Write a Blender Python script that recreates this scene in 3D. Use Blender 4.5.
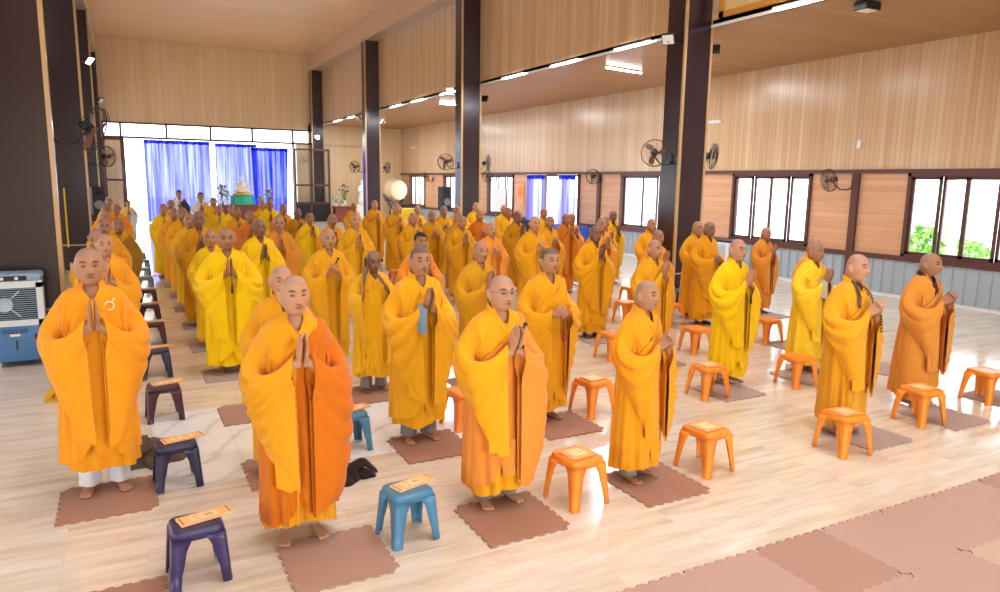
import bpy, bmesh, math, random
import numpy as np
from mathutils import Vector, Matrix

for o in list(bpy.data.objects): bpy.data.objects.remove(o)
SC = bpy.context.scene
COL = SC.collection
PI = math.pi

# ------------------------------------------------------------------ camera
def cam_axes(pitch, yaw, roll):
    c, s = math.cos, math.sin
    fw = np.array([0, c(pitch), -s(pitch)]); up = np.array([0, s(pitch), c(pitch)]); r = np.array([1., 0, 0])
    r, up = c(roll)*r + s(roll)*up, c(roll)*up - s(roll)*r
    M = np.array([[c(yaw), s(yaw), 0], [-s(yaw), c(yaw), 0], [0, 0, 1]])
    return M @ r, M @ fw, M @ up
_r, _f, _u = cam_axes(math.radians(9.157), math.radians(27.79), math.radians(0.88))
cd = bpy.data.cameras.new('camera'); cam = bpy.data.objects.new('camera', cd); COL.objects.link(cam)
cd.sensor_width = 36; cd.lens = 711/1000*36; cd.clip_start = .05; cd.clip_end = 400
cam.matrix_world = Matrix(((_r[0], _u[0], -_f[0], 0), (_r[1], _u[1], -_f[1], 0), (_r[2], _u[2], -_f[2], 2.25), (0, 0, 0, 1)))
SC.camera = cam

# ------------------------------------------------------------------ light and exposure
SC.view_settings.view_transform = 'Standard'
SC.view_settings.look = 'None'
SC.view_settings.gamma = 1
SC.view_settings.use_curve_mapping = False
SC.view_settings.exposure = 1.4
W = bpy.data.worlds.new('sky'); SC.world = W; W.use_nodes = True
bg = W.node_tree.nodes['Background']; bg.inputs[0].default_value = (.85, .93, 1, 1); bg.inputs[1].default_value = 2.3

# ------------------------------------------------------------------ node helpers
def lin(c):
    if isinstance(c, str):
        c = tuple(int(c[i:i+2], 16)/255 for i in (0, 2, 4))
    return tuple((x/12.92 if x <= .04045 else ((x+.055)/1.055)**2.4) for x in c[:3]) + (1,)
def mat(name, col, rough=.6, metal=0, spec=.5, **kw):
    m = bpy.data.materials.new(name); m.use_nodes = True
    b = m.node_tree.nodes['Principled BSDF']
    b.inputs['Base Color'].default_value = lin(col); b.inputs['Roughness'].default_value = rough
    b.inputs['Metallic'].default_value = metal; b.inputs['Specular IOR Level'].default_value = spec
    for k, v in kw.items(): b.inputs[k.replace('_', ' ')].default_value = v
    return m
class NT:
    def __init__(s, m): s.t = m.node_tree; s.n = s.t.nodes; s.b = s.n.get('Principled BSDF')
    def new(s, ty, **kw):
        n = s.n.new(ty)
        for k, v in kw.items():
            if k.startswith('i_'): n.inputs[k[2:].replace('_', ' ')].default_value = v
            else: setattr(n, k, v)
        return n
    def link(s, a, b): s.t.links.new(a, b)
    def coords(s, scale=(1, 1, 1), rot=(0, 0, 0)):
        tc = s.new('ShaderNodeTexCoord'); mp = s.new('ShaderNodeMapping')
        mp.inputs['Scale'].default_value = scale; mp.inputs['Rotation'].default_value = rot
        s.link(tc.outputs['Object'], mp.inputs['Vector']); return mp.outputs['Vector']
    def noise(s, vec, scale=1, detail=4, rough=.55):
        n = s.new('ShaderNodeTexNoise'); n.inputs['Scale'].default_value = scale; n.inputs['Detail'].default_value = detail; n.inputs['Roughness'].default_value = rough
        s.link(vec, n.inputs['Vector']); return n.outputs['Fac']
    def ramp(s, fac, stops):
        r = s.new('ShaderNodeValToRGB'); e = r.color_ramp.elements
        while len(e) < len(stops): e.new(.5)
        for el, (p, c) in zip(e, stops): el.position = p; el.color = lin(c)
        s.link(fac, r.inputs['Fac']); return r.outputs['Color']
    def mix(s, fac, a, b, mode='MIX'):
        n = s.new('ShaderNodeMix', data_type='RGBA', blend_type=mode)
        for sock, v in ((n.inputs[0], fac), (n.inputs[6], a), (n.inputs[7], b)):
            if hasattr(v, 'is_output'): s.link(v, sock)
            else: sock.default_value = v
        return n.outputs[2]
    def math(s, op, a, b=0.):
        n = s.new('ShaderNodeMath', operation=op)
        for sock, v in ((n.inputs[0], a), (n.inputs[1], b)):
            if hasattr(v, 'is_output'): s.link(v, sock)
            else: sock.default_value = v
        return n.outputs[0]
    def bump(s, h, strength=.3, dist=.01):
        n = s.new('ShaderNodeBump'); n.inputs['Strength'].default_value = strength; n.inputs['Distance'].default_value = dist
        s.link(h, n.inputs['Height']); s.link(n.outputs['Normal'], s.b.inputs['Normal'])

def planks(name, dark, mid, light, plank, grain, seam=.012, axis=1, rough=.35, spec=.5, seamcol=.72):
    """wood boards: `axis` is the world axis across the boards, grain = noise scale per axis"""
    m = mat(name, mid, rough, spec=spec); t = NT(m)
    v = t.coords(); sx = t.new('ShaderNodeSeparateXYZ'); t.link(v, sx.inputs[0])
    p = t.math('DIVIDE', sx.outputs[axis], plank); fr = t.math('FRACT', p); idx = t.math('FLOOR', p)
    wn = t.new('ShaderNodeTexWhiteNoise', noise_dimensions='1D'); t.link(idx, wn.inputs['W'])
    gv = t.coords(scale=grain); off = t.new('ShaderNodeVectorMath', operation='ADD'); t.link(gv, off.inputs[0]); t.link(wn.outputs['Color'], off.inputs[1])
    n = t.noise(off.outputs[0], 1, 5, .6)
    f = t.math('ADD', t.math('MULTIPLY', n, .8), t.math('MULTIPLY', wn.outputs['Value'], .22))
    c = t.ramp(f, [(.25, dark), (.5, mid), (.75, light)])
    s = t.math('LESS_THAN', fr, seam/plank)
    c = t.mix(t.math('MULTIPLY', s, 1-seamcol), c, (0.05, .03, .02, 1))
    t.link(c, t.b.inputs['Base Color'])
    t.bump(t.math('SUBTRACT', 1, s), .25, .004)
    return m

M = {}
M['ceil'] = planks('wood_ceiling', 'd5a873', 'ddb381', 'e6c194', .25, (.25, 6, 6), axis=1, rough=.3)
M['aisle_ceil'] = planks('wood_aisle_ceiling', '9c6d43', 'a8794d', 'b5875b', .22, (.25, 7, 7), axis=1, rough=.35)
M['wall_up'] = planks('wood_upper_wall', 'c9a177', 'd6b38b', 'e2c5a2', .115, (7, 7, .25), axis=1, rough=.22)
M['wall_far'] = planks('wood_far_wall', 'e2c093', 'e8cba1', 'efd6b2', .28, (6, 6, .2), axis=0, rough=.3)
M['wall_low'] = planks('wood_lower_panel', 'cd976e', 'd8a57d', 'e3b792', .12, (.6, .6, 14), axis=2, rough=.35, seamcol=.85)
M['beam'] = planks('wood_beam', 'ccaa86', 'd6b592', 'dfc2a2', .3, (.2, .2, 5), axis=2, rough=.3)

def floor_mat():
    m = mat('laminate_floor', 'e6d3b4', .13, spec=.55); t = NT(m)
    v = t.coords()
    br = t.new('ShaderNodeTexBrick', offset=.37, squash=1)
    br.inputs['Scale'].default_value = 1; br.inputs['Brick Width'].default_value = 1.2; br.inputs['Row Height'].default_value = .19
    br.inputs['Mortar Size'].default_value = .0016; br.inputs['Color1'].default_value = (.2, .2, .2, 1); br.inputs['Color2'].default_value = (.8, .8, .8, 1); br.inputs['Mortar'].default_value = (.5, .5, .5, 1)
    t.link(v, br.inputs['Vector'])
    gv = t.coords(scale=(1.1, 9, 9)); off = t.new('ShaderNodeVectorMath', operation='ADD'); t.link(gv, off.inputs[0])
    sc = t.new('ShaderNodeVectorMath', operation='SCALE'); t.link(br.outputs['Color'], sc.inputs[0]); sc.inputs['Scale'].default_value = 14
    t.link(sc.outputs[0], off.inputs[1])
    n = t.noise(off.outputs[0], 1.3, 7, .62)
    bw = t.new('ShaderNodeRGBToBW'); t.link(br.outputs['Color'], bw.inputs[0])
    f = t.math('ADD', t.math('MULTIPLY', n, .85), t.math('MULTIPLY', bw.outputs[0], .16))
    c = t.ramp(f, [(.3, 'ccb9a0'), (.45, 'ddd0bc'), (.58, 'e7ddcf'), (.75, 'f0eae1')])
    c = t.mix(t.math('MULTIPLY', br.outputs['Fac'], .22), c, (.2, .14, .09, 1))
    t.link(c, t.b.inputs['Base Color'])
    n2 = t.noise(t.coords(scale=(2, 9, 2)), 3, 3)
    t.link(t.math('ADD', t.math('MULTIPLY', n2, .12), .08), t.b.inputs['Roughness'])
    return m
M['floor'] = floor_mat()
def marble_mat():
    m = mat('white_marble', 'f0f2f4', .12); t = NT(m)
    n = t.noise(t.coords(scale=(1, 1, 1)), 2.2, 8, .65)
    w = t.new('ShaderNodeTexWave'); w.inputs['Scale'].default_value = .9; w.inputs['Distortion'].default_value = 9; w.inputs['Detail'].default_value = 5
    t.link(t.coords(rot=(0, 0, .7)), w.inputs['Vector'])
    c = t.ramp(w.outputs['Fac'], [(0, 'd9dee4'), (.05, 'ebeef1'), (.2, 'f2f4f6'), (1, 'f5f7f8')])
    c = t.mix(.25, c, t.ramp(n, [(.35, 'dfe4ea'), (.6, 'ffffff')]), 'MULTIPLY')
    sx = t.new('ShaderNodeSeparateXYZ'); t.link(t.coords(), sx.inputs[0])
    ln = t.math('ADD', t.math('LESS_THAN', t.math('FRACT', t.math('DIVIDE', t.math('SUBTRACT', sx.outputs[0], .11), .61)), .008), t.math('LESS_THAN', t.math('FRACT', t.math('DIVIDE', t.math('SUBTRACT', sx.outputs[1], 5.42), .92)), .005))
    c = t.mix(t.math('MULTIPLY', ln, .35), c, (.3, .3, .32, 1))
    t.link(c, t.b.inputs['Base Color']); return m
M['marble'] = marble_mat()
M['column'] = mat('brown_column_cladding', '2e2028', .2, spec=.7)
M['gold_trim'] = mat('gold_edge_trim', 'c9a878', .35, .3)
M['dark_wood'] = mat('dark_window_wood', '5e3a34', .4)
def metal_sheet():
    m = mat('grey_metal_wainscot', 'aebcc6', .4); return m
M['wainscot'] = metal_sheet()
M['white'] = mat('white_plastic', 'eeeeee', .4)
M['black'] = mat('black_plastic', '1c1c20', .45)
M['black_cloth'] = mat('black_cloth', '17161a', .85)
M['grey_metal'] = mat('grey_metal', '8b8d92', .35, .6)
M['copper'] = mat('copper_fan_blade', '86604f', .4, .3)
M['concrete'] = mat('outdoor_concrete', 'd8d8d4', .8)
def glass():
    m = bpy.data.materials.new('window_glass'); m.use_nodes = True; t = NT(m); t.n.remove(t.b)
    tr = t.new('ShaderNodeBsdfTransparent'); tr.inputs[0].default_value = (.97, .985, .98, 1)
    gl = t.new('ShaderNodeBsdfGlossy'); gl.inputs['Roughness'].default_value = .03
    mx = t.new('ShaderNodeMixShader'); fr = t.new('ShaderNodeFresnel'); fr.inputs[0].default_value = 1.45
    t.link(t.math('MULTIPLY', fr.outputs[0], .3), mx.inputs[0]); t.link(tr.outputs[0], mx.inputs[1]); t.link(gl.outputs[0], mx.inputs[2])
    t.link(mx.outputs[0], t.n['Material Output'].inputs[0]); return m
M['glass'] = glass()
def emit(name, col, st):
    m = mat(name, col, .5); b = m.node_tree.nodes['Principled BSDF']
    b.inputs['Emission Color'].default_value = lin(col); b.inputs['Emission Strength'].default_value = st; return m
M['tube'] = emit('lit_fluorescent_tube', 'f6f8ff', 14)
M['lamp'] = emit('lit_floodlight', 'f4f8ff', 22)
def sheer(name, c1, c2, t0=.05, t1=.6, sc=26):
    m = bpy.data.materials.new(name); m.use_nodes = True; t = NT(m); t.n.remove(t.b)
    n = t.noise(t.coords(scale=(sc, sc, .4)), 1, 3)
    c = t.ramp(n, [(.35, c1), (.65, c2)])
    d = t.new('ShaderNodeBsdfDiffuse'); t.link(c, d.inputs[0]); l = t.new('ShaderNodeBsdfTranslucent'); t.link(c, l.inputs[0])
    x = t.new('ShaderNodeBsdfTransparent')
    t.link(t.mix(.5, c, (1, 1, 1, 1)), x.inputs[0])
    a = t.new('ShaderNodeMixShader'); a.inputs[0].default_value = .6; t.link(d.outputs[0], a.inputs[1]); t.link(l.outputs[0], a.inputs[2])
    b = t.new('ShaderNodeMixShader'); t.link(a.outputs[0], b.inputs[1]); t.link(x.outputs[0], b.inputs[2]); n3 = t.noise(t.coords(scale=(7, 7, .22)), 1, 4, .65); rr = t.new('ShaderNodeMapRange'); t.link(n3, rr.inputs[0]); rr.inputs[1].default_value = .42; rr.inputs[2].default_value = .66; rr.inputs[3].default_value = t0; rr.inputs[4].default_value = t1; t.link(rr.outputs[0], b.inputs[0])
    t.link(b.outputs[0], t.n['Material Output'].inputs[0]); return m
M['blue_sheer'] = sheer('blue_sheer_curtain', '2e34c4', '5a62e2', .05, .32)
M['lavender'] = sheer('lavender_sheer_curtain', '7672d8', 'a9a6f0', .2, .5)
M['blue_deep'] = sheer('deep_blue_curtain', '1424b8', '2c40d8', .0, .22)
def leaf_mat(name, a, b):
    m = mat(name, a, .6); t = NT(m); t.link(t.ramp(t.noise(t.coords(), 7, 3), [(.35, a), (.65, b)]), t.b.inputs['Base Color']); return m
M['leaf'] = leaf_mat('shrub_leaves', '4f9e3a', 'a5d86a')
M['bark'] = leaf_mat('tree_bark', 'b9aea0', 'd8d0c4')

# ------------------------------------------------------------------ mesh helpers
class MB:
    def __init__(s): s.v = []; s.f = []; s.mi = []; s.n = 0
    def add(s, v, f, mi=0):
        v = np.asarray(v, float).reshape(-1, 3); s.v.append(v); s.f += [tuple(i+s.n for i in q) for q in f]; s.mi += [mi]*len(f); s.n += len(v); return s
    def box(s, x0, x1, y0, y1, z0, z1, mi=0):
        v = [(x, y, z) for z in (z0, z1) for y in (y0, y1) for x in (x0, x1)]
        return s.add(v, [(0, 2, 3, 1), (4, 5, 7, 6), (0, 1, 5, 4), (2, 6, 7, 3), (0, 4, 6, 2), (1, 3, 7, 5)], mi)
    def rbox(s, c, size, r=.01, seg=2, rot=None, mi=0):
        b = bmesh.new(); bmesh.ops.create_cube(b, size=1)
        for v in b.verts: v.co = Vector((v.co.x*size[0], v.co.y*size[1], v.co.z*size[2]))
        bmesh.ops.bevel(b, geom=b.edges[:], offset=r, segments=seg, affect='EDGES', profile=.5)
        vs = [(rot @ v.co if rot else v.co) + Vector(c) for v in b.verts]
        for i, v in enumerate(b.verts): v.index = i
        s.add([tuple(v) for v in vs], [tuple(v.index for v in f.verts) for f in b.faces], mi); b.free(); return s
    def grid(s, P, cu=False, cv=False, mi=0, flip=False):
        """P[nu,nv,3]; cu/cv: closed in that direction"""
        nu, nv = P.shape[:2]; f = []
        for i in range(nu if cu else nu-1):
            for j in range(nv if cv else nv-1):
                a, b, c, d = i*nv+j, ((i+1) % nu)*nv+j, ((i+1) % nu)*nv+(j+1) % nv, i*nv+(j+1) % nv
                f.append((a, d, c, b) if flip else (a, b, c, d))
        return s.add(P.reshape(-1, 3), f, mi)
    def tube(s, pts, rad, n=8, cap=True, mi=0, flat=None):
        pts = np.asarray(pts, float); k = len(pts); rad = np.broadcast_to(np.asarray(rad, float), (k,))
        T = np.gradient(pts, axis=0); T /= np.linalg.norm(T, axis=1)[:, None]+1e-9
        ref = np.array([0, 0, 1.]) if abs(T[0][2]) < .9 else np.array([1., 0, 0])
        N = np.cross(T[0], ref); N /= np.linalg.norm(N); R = []
        a = np.linspace(0, 2*PI, n, endpoint=False)
        for i in range(k):
            N = N-T[i]*(N@T[i]); N /= np.linalg.norm(N); B = np.cross(T[i], N)
            fx = 1 if flat is None else flat
            R.append(pts[i]+rad[i]*(np.cos(a)[:, None]*N+fx*np.sin(a)[:, None]*B))
        R = np.array(R); b0 = s.n; s.grid(R, cv=True, mi=mi)
        if cap:
            s.f.append(tuple(b0+i for i in range(n))); s.f.append(tuple(b0+(k-1)*n+n-1-i for i in range(n))); s.mi += [mi, mi]
        return s
    def lathe(s, prof, c=(0, 0, 0), n=24, mi=0, axis='z'):
        a = np.linspace(0, 2*PI, n, endpoint=False)
        P = np.array([[(r*math.cos(t), r*math.sin(t), z) for t in a] for r, z in prof])
        if axis == 'y': P = P[..., [0, 2, 1]]*np.array([1, -1, 1])
        if axis == 'x': P = P[..., [2, 0, 1]]
        return s.grid(P+np.array(c), cv=True, mi=mi)
    def ball(s, c, r, n=12, m=8, mi=0):
        r = np.broadcast_to(np.asarray(r, float), (3,))
        ph = np.linspace(0.02, PI-.02, m); a = np.linspace(0, 2*PI, n, endpoint=False)
        P = np.array([[(math.sin(p)*math.cos(t), math.sin(p)*math.sin(t), math.cos(p)) for t in a] for p in ph])*r+np.array(c)
        return s.grid(P, cv=True, mi=mi, flip=True)
    def xform(s, mt):
        V = np.concatenate(s.v); A = np.array(mt); V = V@A[:3, :3].T+A[:3, 3]; s.v = [V]; return s
    def mesh(s, name, mats, smooth=True):
        me = bpy.data.meshes.new(name); V = np.concatenate(s.v)
        me.from_pydata(V.tolist(), [], s.f); 
        for m in (mats if isinstance(mats, (list, tuple)) else [mats]): me.materials.append(m)
        if any(s.mi): me.polygons.foreach_set('material_index', s.mi)
        me.polygons.foreach_set('use_smooth', [smooth]*len(s.f)); me.update(); return me
    def obj(s, name, mats, parent=None, smooth=False, loc=None, sharp=None):
        me = s.mesh(name, mats, smooth)
        if sharp is not None:
            b = bmesh.new(); b.from_mesh(me); bmesh.ops.recalc_face_normals(b, faces=b.faces[:])
            for e in b.edges:
                if len(e.link_faces) == 2 and e.calc_face_angle(0) > sharp: e.smooth = False
            for f in b.faces: f.smooth = True
            b.to_mesh(me); b.free()
        o = bpy.data.objects.new(name, me); COL.objects.link(o)
        if parent: o.parent = parent
        if loc: o.location = loc
        return o
def link_mesh(name, me, parent=None):
    o = bpy.data.objects.new(name, me); COL.objects.link(o); o.parent = parent; return o
def tag(o, label, cat, group=None, kind=None):
    o['label'] = label; o['category'] = cat
    if group: o['group'] = group
    if kind: o['kind'] = kind
    return o
def thing(name, label, cat, loc=(0, 0, 0), rz=0, group=None):
    o = bpy.data.objects.new(name, None); COL.objects.link(o); o.empty_display_size = .1
    o.location = loc; o.rotation_euler = (0, 0, rz); return tag(o, label, cat, group)
def struct(name, mb, m, parent=None, label=None, **kw):
    o = mb.obj(name, m, parent, **kw)
    if not parent:
        o['kind'] = 'structure'
        if label: o['label'] = label; o['category'] = name.split('_')[0]
    return o
def copy_tree(o, parent=None):
    c = o.copy(); COL.objects.link(c); c.parent = parent
    for ch in o.children: copy_tree(ch, c)
    return c

# ------------------------------------------------------------------ room shell
XR, YF, XL = 14.1, 39.1, -6.0
COLY = [10.2, 19.7, 29.2, 38.6]
Y0 = -4.5
struct('floor', MB().box(XL, XR+.2, Y0, YF+.3, -.1, 0), M['floor'], label='glossy pale laminate plank floor of the prayer hall')
# ceilings
struct('ceiling', MB().box(-1.5, 9.75, Y0, YF, 8.6, 8.7), M['ceil'], label='high wooden ceiling over the nave')
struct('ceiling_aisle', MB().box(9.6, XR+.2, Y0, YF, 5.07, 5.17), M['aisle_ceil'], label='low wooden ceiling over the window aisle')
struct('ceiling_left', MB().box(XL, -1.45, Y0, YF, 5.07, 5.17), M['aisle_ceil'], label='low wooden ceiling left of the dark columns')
# clerestory wall with deep beam
struct('wall_inner', MB().box(9.6, 9.75, Y0, YF, 5.07, 7.9), M['wall_up'], label='upper wood wall above the right columns')
struct('trim_1', MB().box(9.0, 9.75, Y0, YF, 7.8, 8.6).box(8.97, 9.0, Y0, YF, 7.79, 7.84), M['beam'], label='boxed wooden beam along the right of the high ceiling')
struct('trim_2', MB().box(9.57, 9.6, Y0, YF, 5.04, 5.09), M['white'], label='thin pale strip along the foot of the upper wall')
struct('wall_inner_left', MB().box(-1.5, -1.43, Y0, YF, 5.07, 7.9), M['wall_up'], label='upper wood wall above the left columns')
struct('trim_3', MB().box(-1.45, -.76, Y0, YF, 7.8, 8.6).box(-.76, -.66, Y0, YF, 8.52, 8.6), M['beam'], label='boxed wooden beam along the left of the high ceiling')
# far wall
fw = MB().box(-1.5, 9.6, YF, YF+.15, 4.75, 8.6).box(8.25, XR+.2, YF, YF+.15, 0, 4.02).box(8.9, XR+.2, YF, YF+.15, 4.0, 5.07)
struct('wall_far', fw, M['wall_far'], label='far wood-panelled wall above the curtained doors')
# left wall, mostly openings
lw = MB().box(XL-.15, XL, Y0, YF, 3.2, 5.1).box(XL-.15, XL, Y0, YF, 0, .8)
for y in (Y0, 4.5, 8, 13.5, 17.5, 23, 27, 32.5, 36.5): lw.box(XL-.15, XL, y, y+2, .8, 3.2)
struct('wall_left', lw, M['wall_up'], label='left side wall with open bays')

struct('wall_front', MB().box(XL, XR+.2, Y0-.15, Y0, 3.6, 8.7).box(XL, -.5, Y0-.15, Y0, 0, 3.6).box(8.0, XR+.2, Y0-.15, Y0, 0, 3.6), M['wall_far'], label='wood wall with a wide opening behind the viewer')
# right wall
WIN = [(6.6, 9.07), (11.38, 13.8), (16.0, 18.55), (25.69, 28.05), (30.6, 32.9), (35.4, 37.65)]
DOOR = (20.9, 24.4)
ZS, ZH = .86, 2.5
struct('wall_right', MB().box(XR, XR+.15, Y0, YF, 2.6, 5.1), M['wall_up'], label='upper right wall of narrow pale vertical boards')
seg = sorted(WIN+[DOOR]); lows = MB(); y = Y0
cuts = []
for a, b in seg: cuts.append((y, a)); y = b
cuts.append((y, YF))
for a, b in cuts: lows.box(XR+.01, XR+.15, a, b, .7, 2.62)
struct('wall_right_panels', lows, M['wall_low'], label='orange wood panels of horizontal boards between the windows')
# corrugated metal wainscot
def wains(y0, y1):
    mb = MB(); ys = [y0]; xs = [0]
    y = y0
    while y < y1-.26:
        for dy, dx in ((.012, .04), (.03, .04), (.012, 0), (.186, 0)): y += dy; ys.append(y); xs.append(dx)
    ys.append(y1); xs.append(0)
    P = np.array([[(XR-.02-x, yy, z) for z in (0.0, .78)] for yy, x in zip(ys, xs)])
    mb.grid(P); mb.box(XR-.01, XR+.1, y0, y1, 0, .76); return mb
wm = wains(Y0, DOOR[0]); w2 = wains(DOOR[1], YF); wm.add(np.concatenate(w2.v), w2.f)
struct('wall_right_wainscot', wm, M['wainscot'], label='pale grey ribbed metal wainscot under the windows')
struct('baseboard_right', MB().box(XR-.1, XR-.02, Y0, DOOR[0], 0, .05).box(XR-.1, XR-.02, DOOR[1], YF, 0, .05), M['white'])
struct('trim_4', MB().box(XR-.07, XR+.02, Y0, DOOR[0], .76, .86).box(XR-.07, XR+.02, DOOR[1], YF, .76, .86), M['dark_wood'], label='dark sill rail above the metal wainscot')
struct('trim_5', MB().box(XR-.05, XR+.02, Y0, YF, 2.54, 2.62), M['dark_wood'], label='dark head rail above the windows')
for i, yp in enumerate((.74, 10.24, 19.74, 29.24)):
    struct('trim_%d' % (6+i), MB().box(XR-.06, XR+.02, yp-.08, yp+.08, .0, 2.6), M['dark_wood'], label='dark wooden post in the right wall')

def window(n, y0, y1, fr):
    """sliding window; fr: mullion fractions"""
    fw_ = MB(); x0, x1 = XR-.05, XR+.13; t = .07
    fw_.box(x0, x1, y0, y0+t, ZS, ZH+.04); fw_.box(x0, x1, y1-t, y1, ZS, ZH+.04); fw_.box(x0, x1, y0, y1, ZH-.03, ZH+.04); fw_.box(x0, x1, y0, y1, ZS-.02, ZS+.05)
    o = struct('window_%d' % n, fw_, M['dark_wood'], label='dark framed sliding window in the right wall')
    ed = [0]+list(fr)+[1]
    for a, b in zip(ed, ed[1:]):
        ya, yb = y0+t+(y1-y0-2*t)*a, y0+t+(y1-y0-2*t)*b
        k = ed.index(a); dx = .02 if k % 2 else .07; s = .055
        sash = MB()
        sash.box(XR+dx-.02, XR+dx+.02, ya, ya+s, ZS+.05, ZH-.03).box(XR+dx-.02, XR+dx+.02, yb-s, yb, ZS+.05, ZH-.03)
        sash.box(XR+dx-.02, XR+dx+.02, ya, yb, ZH-.09, ZH-.03).box(XR+dx-.02, XR+dx+.02, ya, yb, ZS+.05, ZS+.11)
        so = sash.obj('sash', M['dark_wood'], o)
        MB().box(XR+dx-.003, XR+dx+.003, ya+s, yb-s, ZS+.11, ZH-.09).obj('pane', M['glass'], so)
window(1, *WIN[0], (.28, .54, .745))
window(2, *WIN[1], (.25, .5, .74)); window(3, *WIN[2], (.3, .6)); window(4, *WIN[3], (.3, .6)); window(5, *WIN[4], (.35, .7)); window(6, *WIN[5], (.35, .7))
# garden door with curtains
d = MB(); x0, x1 = XR-.05, XR+.13
for a in (DOOR[0], DOOR[0]+1.0, DOOR[1]-1.1, DOOR[1]-.09): d.box(x0, x1, a, a+.09, 0, 2.54)
d.box(x0, x1, *DOOR, 2.46, 2.55)
struct('door_1', d, M['dark_wood'], label='open garden doorway in the right wall')

# ------------------------------------------------------------------ columns
def column(y, x0, x1, n, top=7.9, lab=''):
    o = struct('column_%s' % n, MB().box(x0, x1, y, y+.5, 0, top), M['column'], label=lab)
    t = MB(); w = .025
    for xx in (x0, x1):
        t.box(xx-w, xx+w, y-.012, y+.03, 0, top)
    t.box(x0-.006, x1+.006, y-.008, y, .58, .61)
    t.obj('edge_trim', M['gold_trim'], o)
for i, y in enumerate(COLY): column(y-.05, 9.0, 9.6, 'right' + ['', '_b', '_c', '_d'][i], lab='tall dark brown square column on the right, ' + ['nearest', 'second', 'third', 'against the far wall'][i])
for i, y in enumerate(COLY): column(y+.1 if i == 0 else y, -1.42, -.74, 'left' + ['', '_b', '_c', '_d'][i], lab='tall dark brown square column on the left, ' + ['nearest', 'second', 'third', 'against the far wall'][i])

# ------------------------------------------------------------------ people: materials
def fabric(name, c):
    m = mat(name, c, .82, spec=.2); t = NT(m)
    m.node_tree.nodes['Principled BSDF'].inputs['Sheen Weight'].default_value = .15
    n = t.noise(t.coords(), 5, 3, .6); w = t.noise(t.coords(scale=(1, 1, .6)), 260, 2)
    base = lin(c)
    a = tuple(x*.9 for x in base[:3])+(1,); b = tuple(min(1, x*1.06) for x in base[:3])+(1,)
    t.link(t.mix(n, a, b), t.b.inputs['Base Color'])
    n2 = t.noise(t.coords(scale=(1.4, 1.4, .8)), 13, 4, .6)
    h = t.math('ADD', t.math('MULTIPLY', n2, 1), t.math('MULTIPLY', w, .08))
    n4 = t.noise(t.coords(scale=(7, 7, 2.2)), 1.6, 3, .6); h = t.math('ADD', h, t.math('MULTIPLY', n4, 1.3)); t.bump(h, .35, .014); return m
FAB = {}
def fab(c):
    if c not in FAB: FAB[c] = fabric('robe_cloth_%d' % (len(FAB)+1), c)
    return FAB[c]
SKIN = {}
def skin(c):
    if c not in SKIN:
        m = mat('skin_%d' % (len(SKIN)+1), c, .48, spec=.35); t = NT(m)
        m.node_tree.nodes['Principled BSDF'].inputs['Subsurface Weight'].default_value = .06
        m.node_tree.nodes['Principled BSDF'].inputs['Subsurface Radius'].default_value = (.012, .005, .003)
        b = lin(c)
        at = t.new('ShaderNodeAttribute', attribute_name='tone'); sp = t.new('ShaderNodeSeparateColor'); t.link(at.outputs['Color'], sp.inputs[0])
        n = t.noise(t.coords(), 22, 3)
        c0 = t.mix(n, tuple(x*.92 for x in b[:3])+(1,), tuple(min(1, x*1.08) for x in b[:3])+(1,))
        stub = tuple(x*.55+y for x, y in zip(b[:3], (.09, .095, .11)))+(1,)
        c1 = t.mix(t.math('MULTIPLY', sp.outputs[0], .62), c0, stub)
        c2 = t.mix(t.math('MULTIPLY', sp.outputs[1], .6), c1, (b[0]*.62, b[1]*.38, b[2]*.38, 1))
        c3 = t.mix(sp.outputs[2], c2, (.018, .012, .01, 1))
        t.link(c3, t.b.inputs['Base Color']); SKIN[c] = m
    return SKIN[c]
M['stubble'] = mat('stubble_scalp', '6b5a52', .7)
M['eye'] = mat('eye_dark', '20140f', .25); M['brow'] = mat('eyebrow_hair', '2a1d16', .8); M['hair'] = mat('short_black_hair', '1d1a1a', .8)
M['trouser'] = fab('e4e4e6'); M['trouser_grey'] = fab('8d8a86'); M['bead'] = mat('bead_red', '8e2f1c', .3); M['bead_dark'] = mat('bead_dark', '3a231c', .3)

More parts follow.
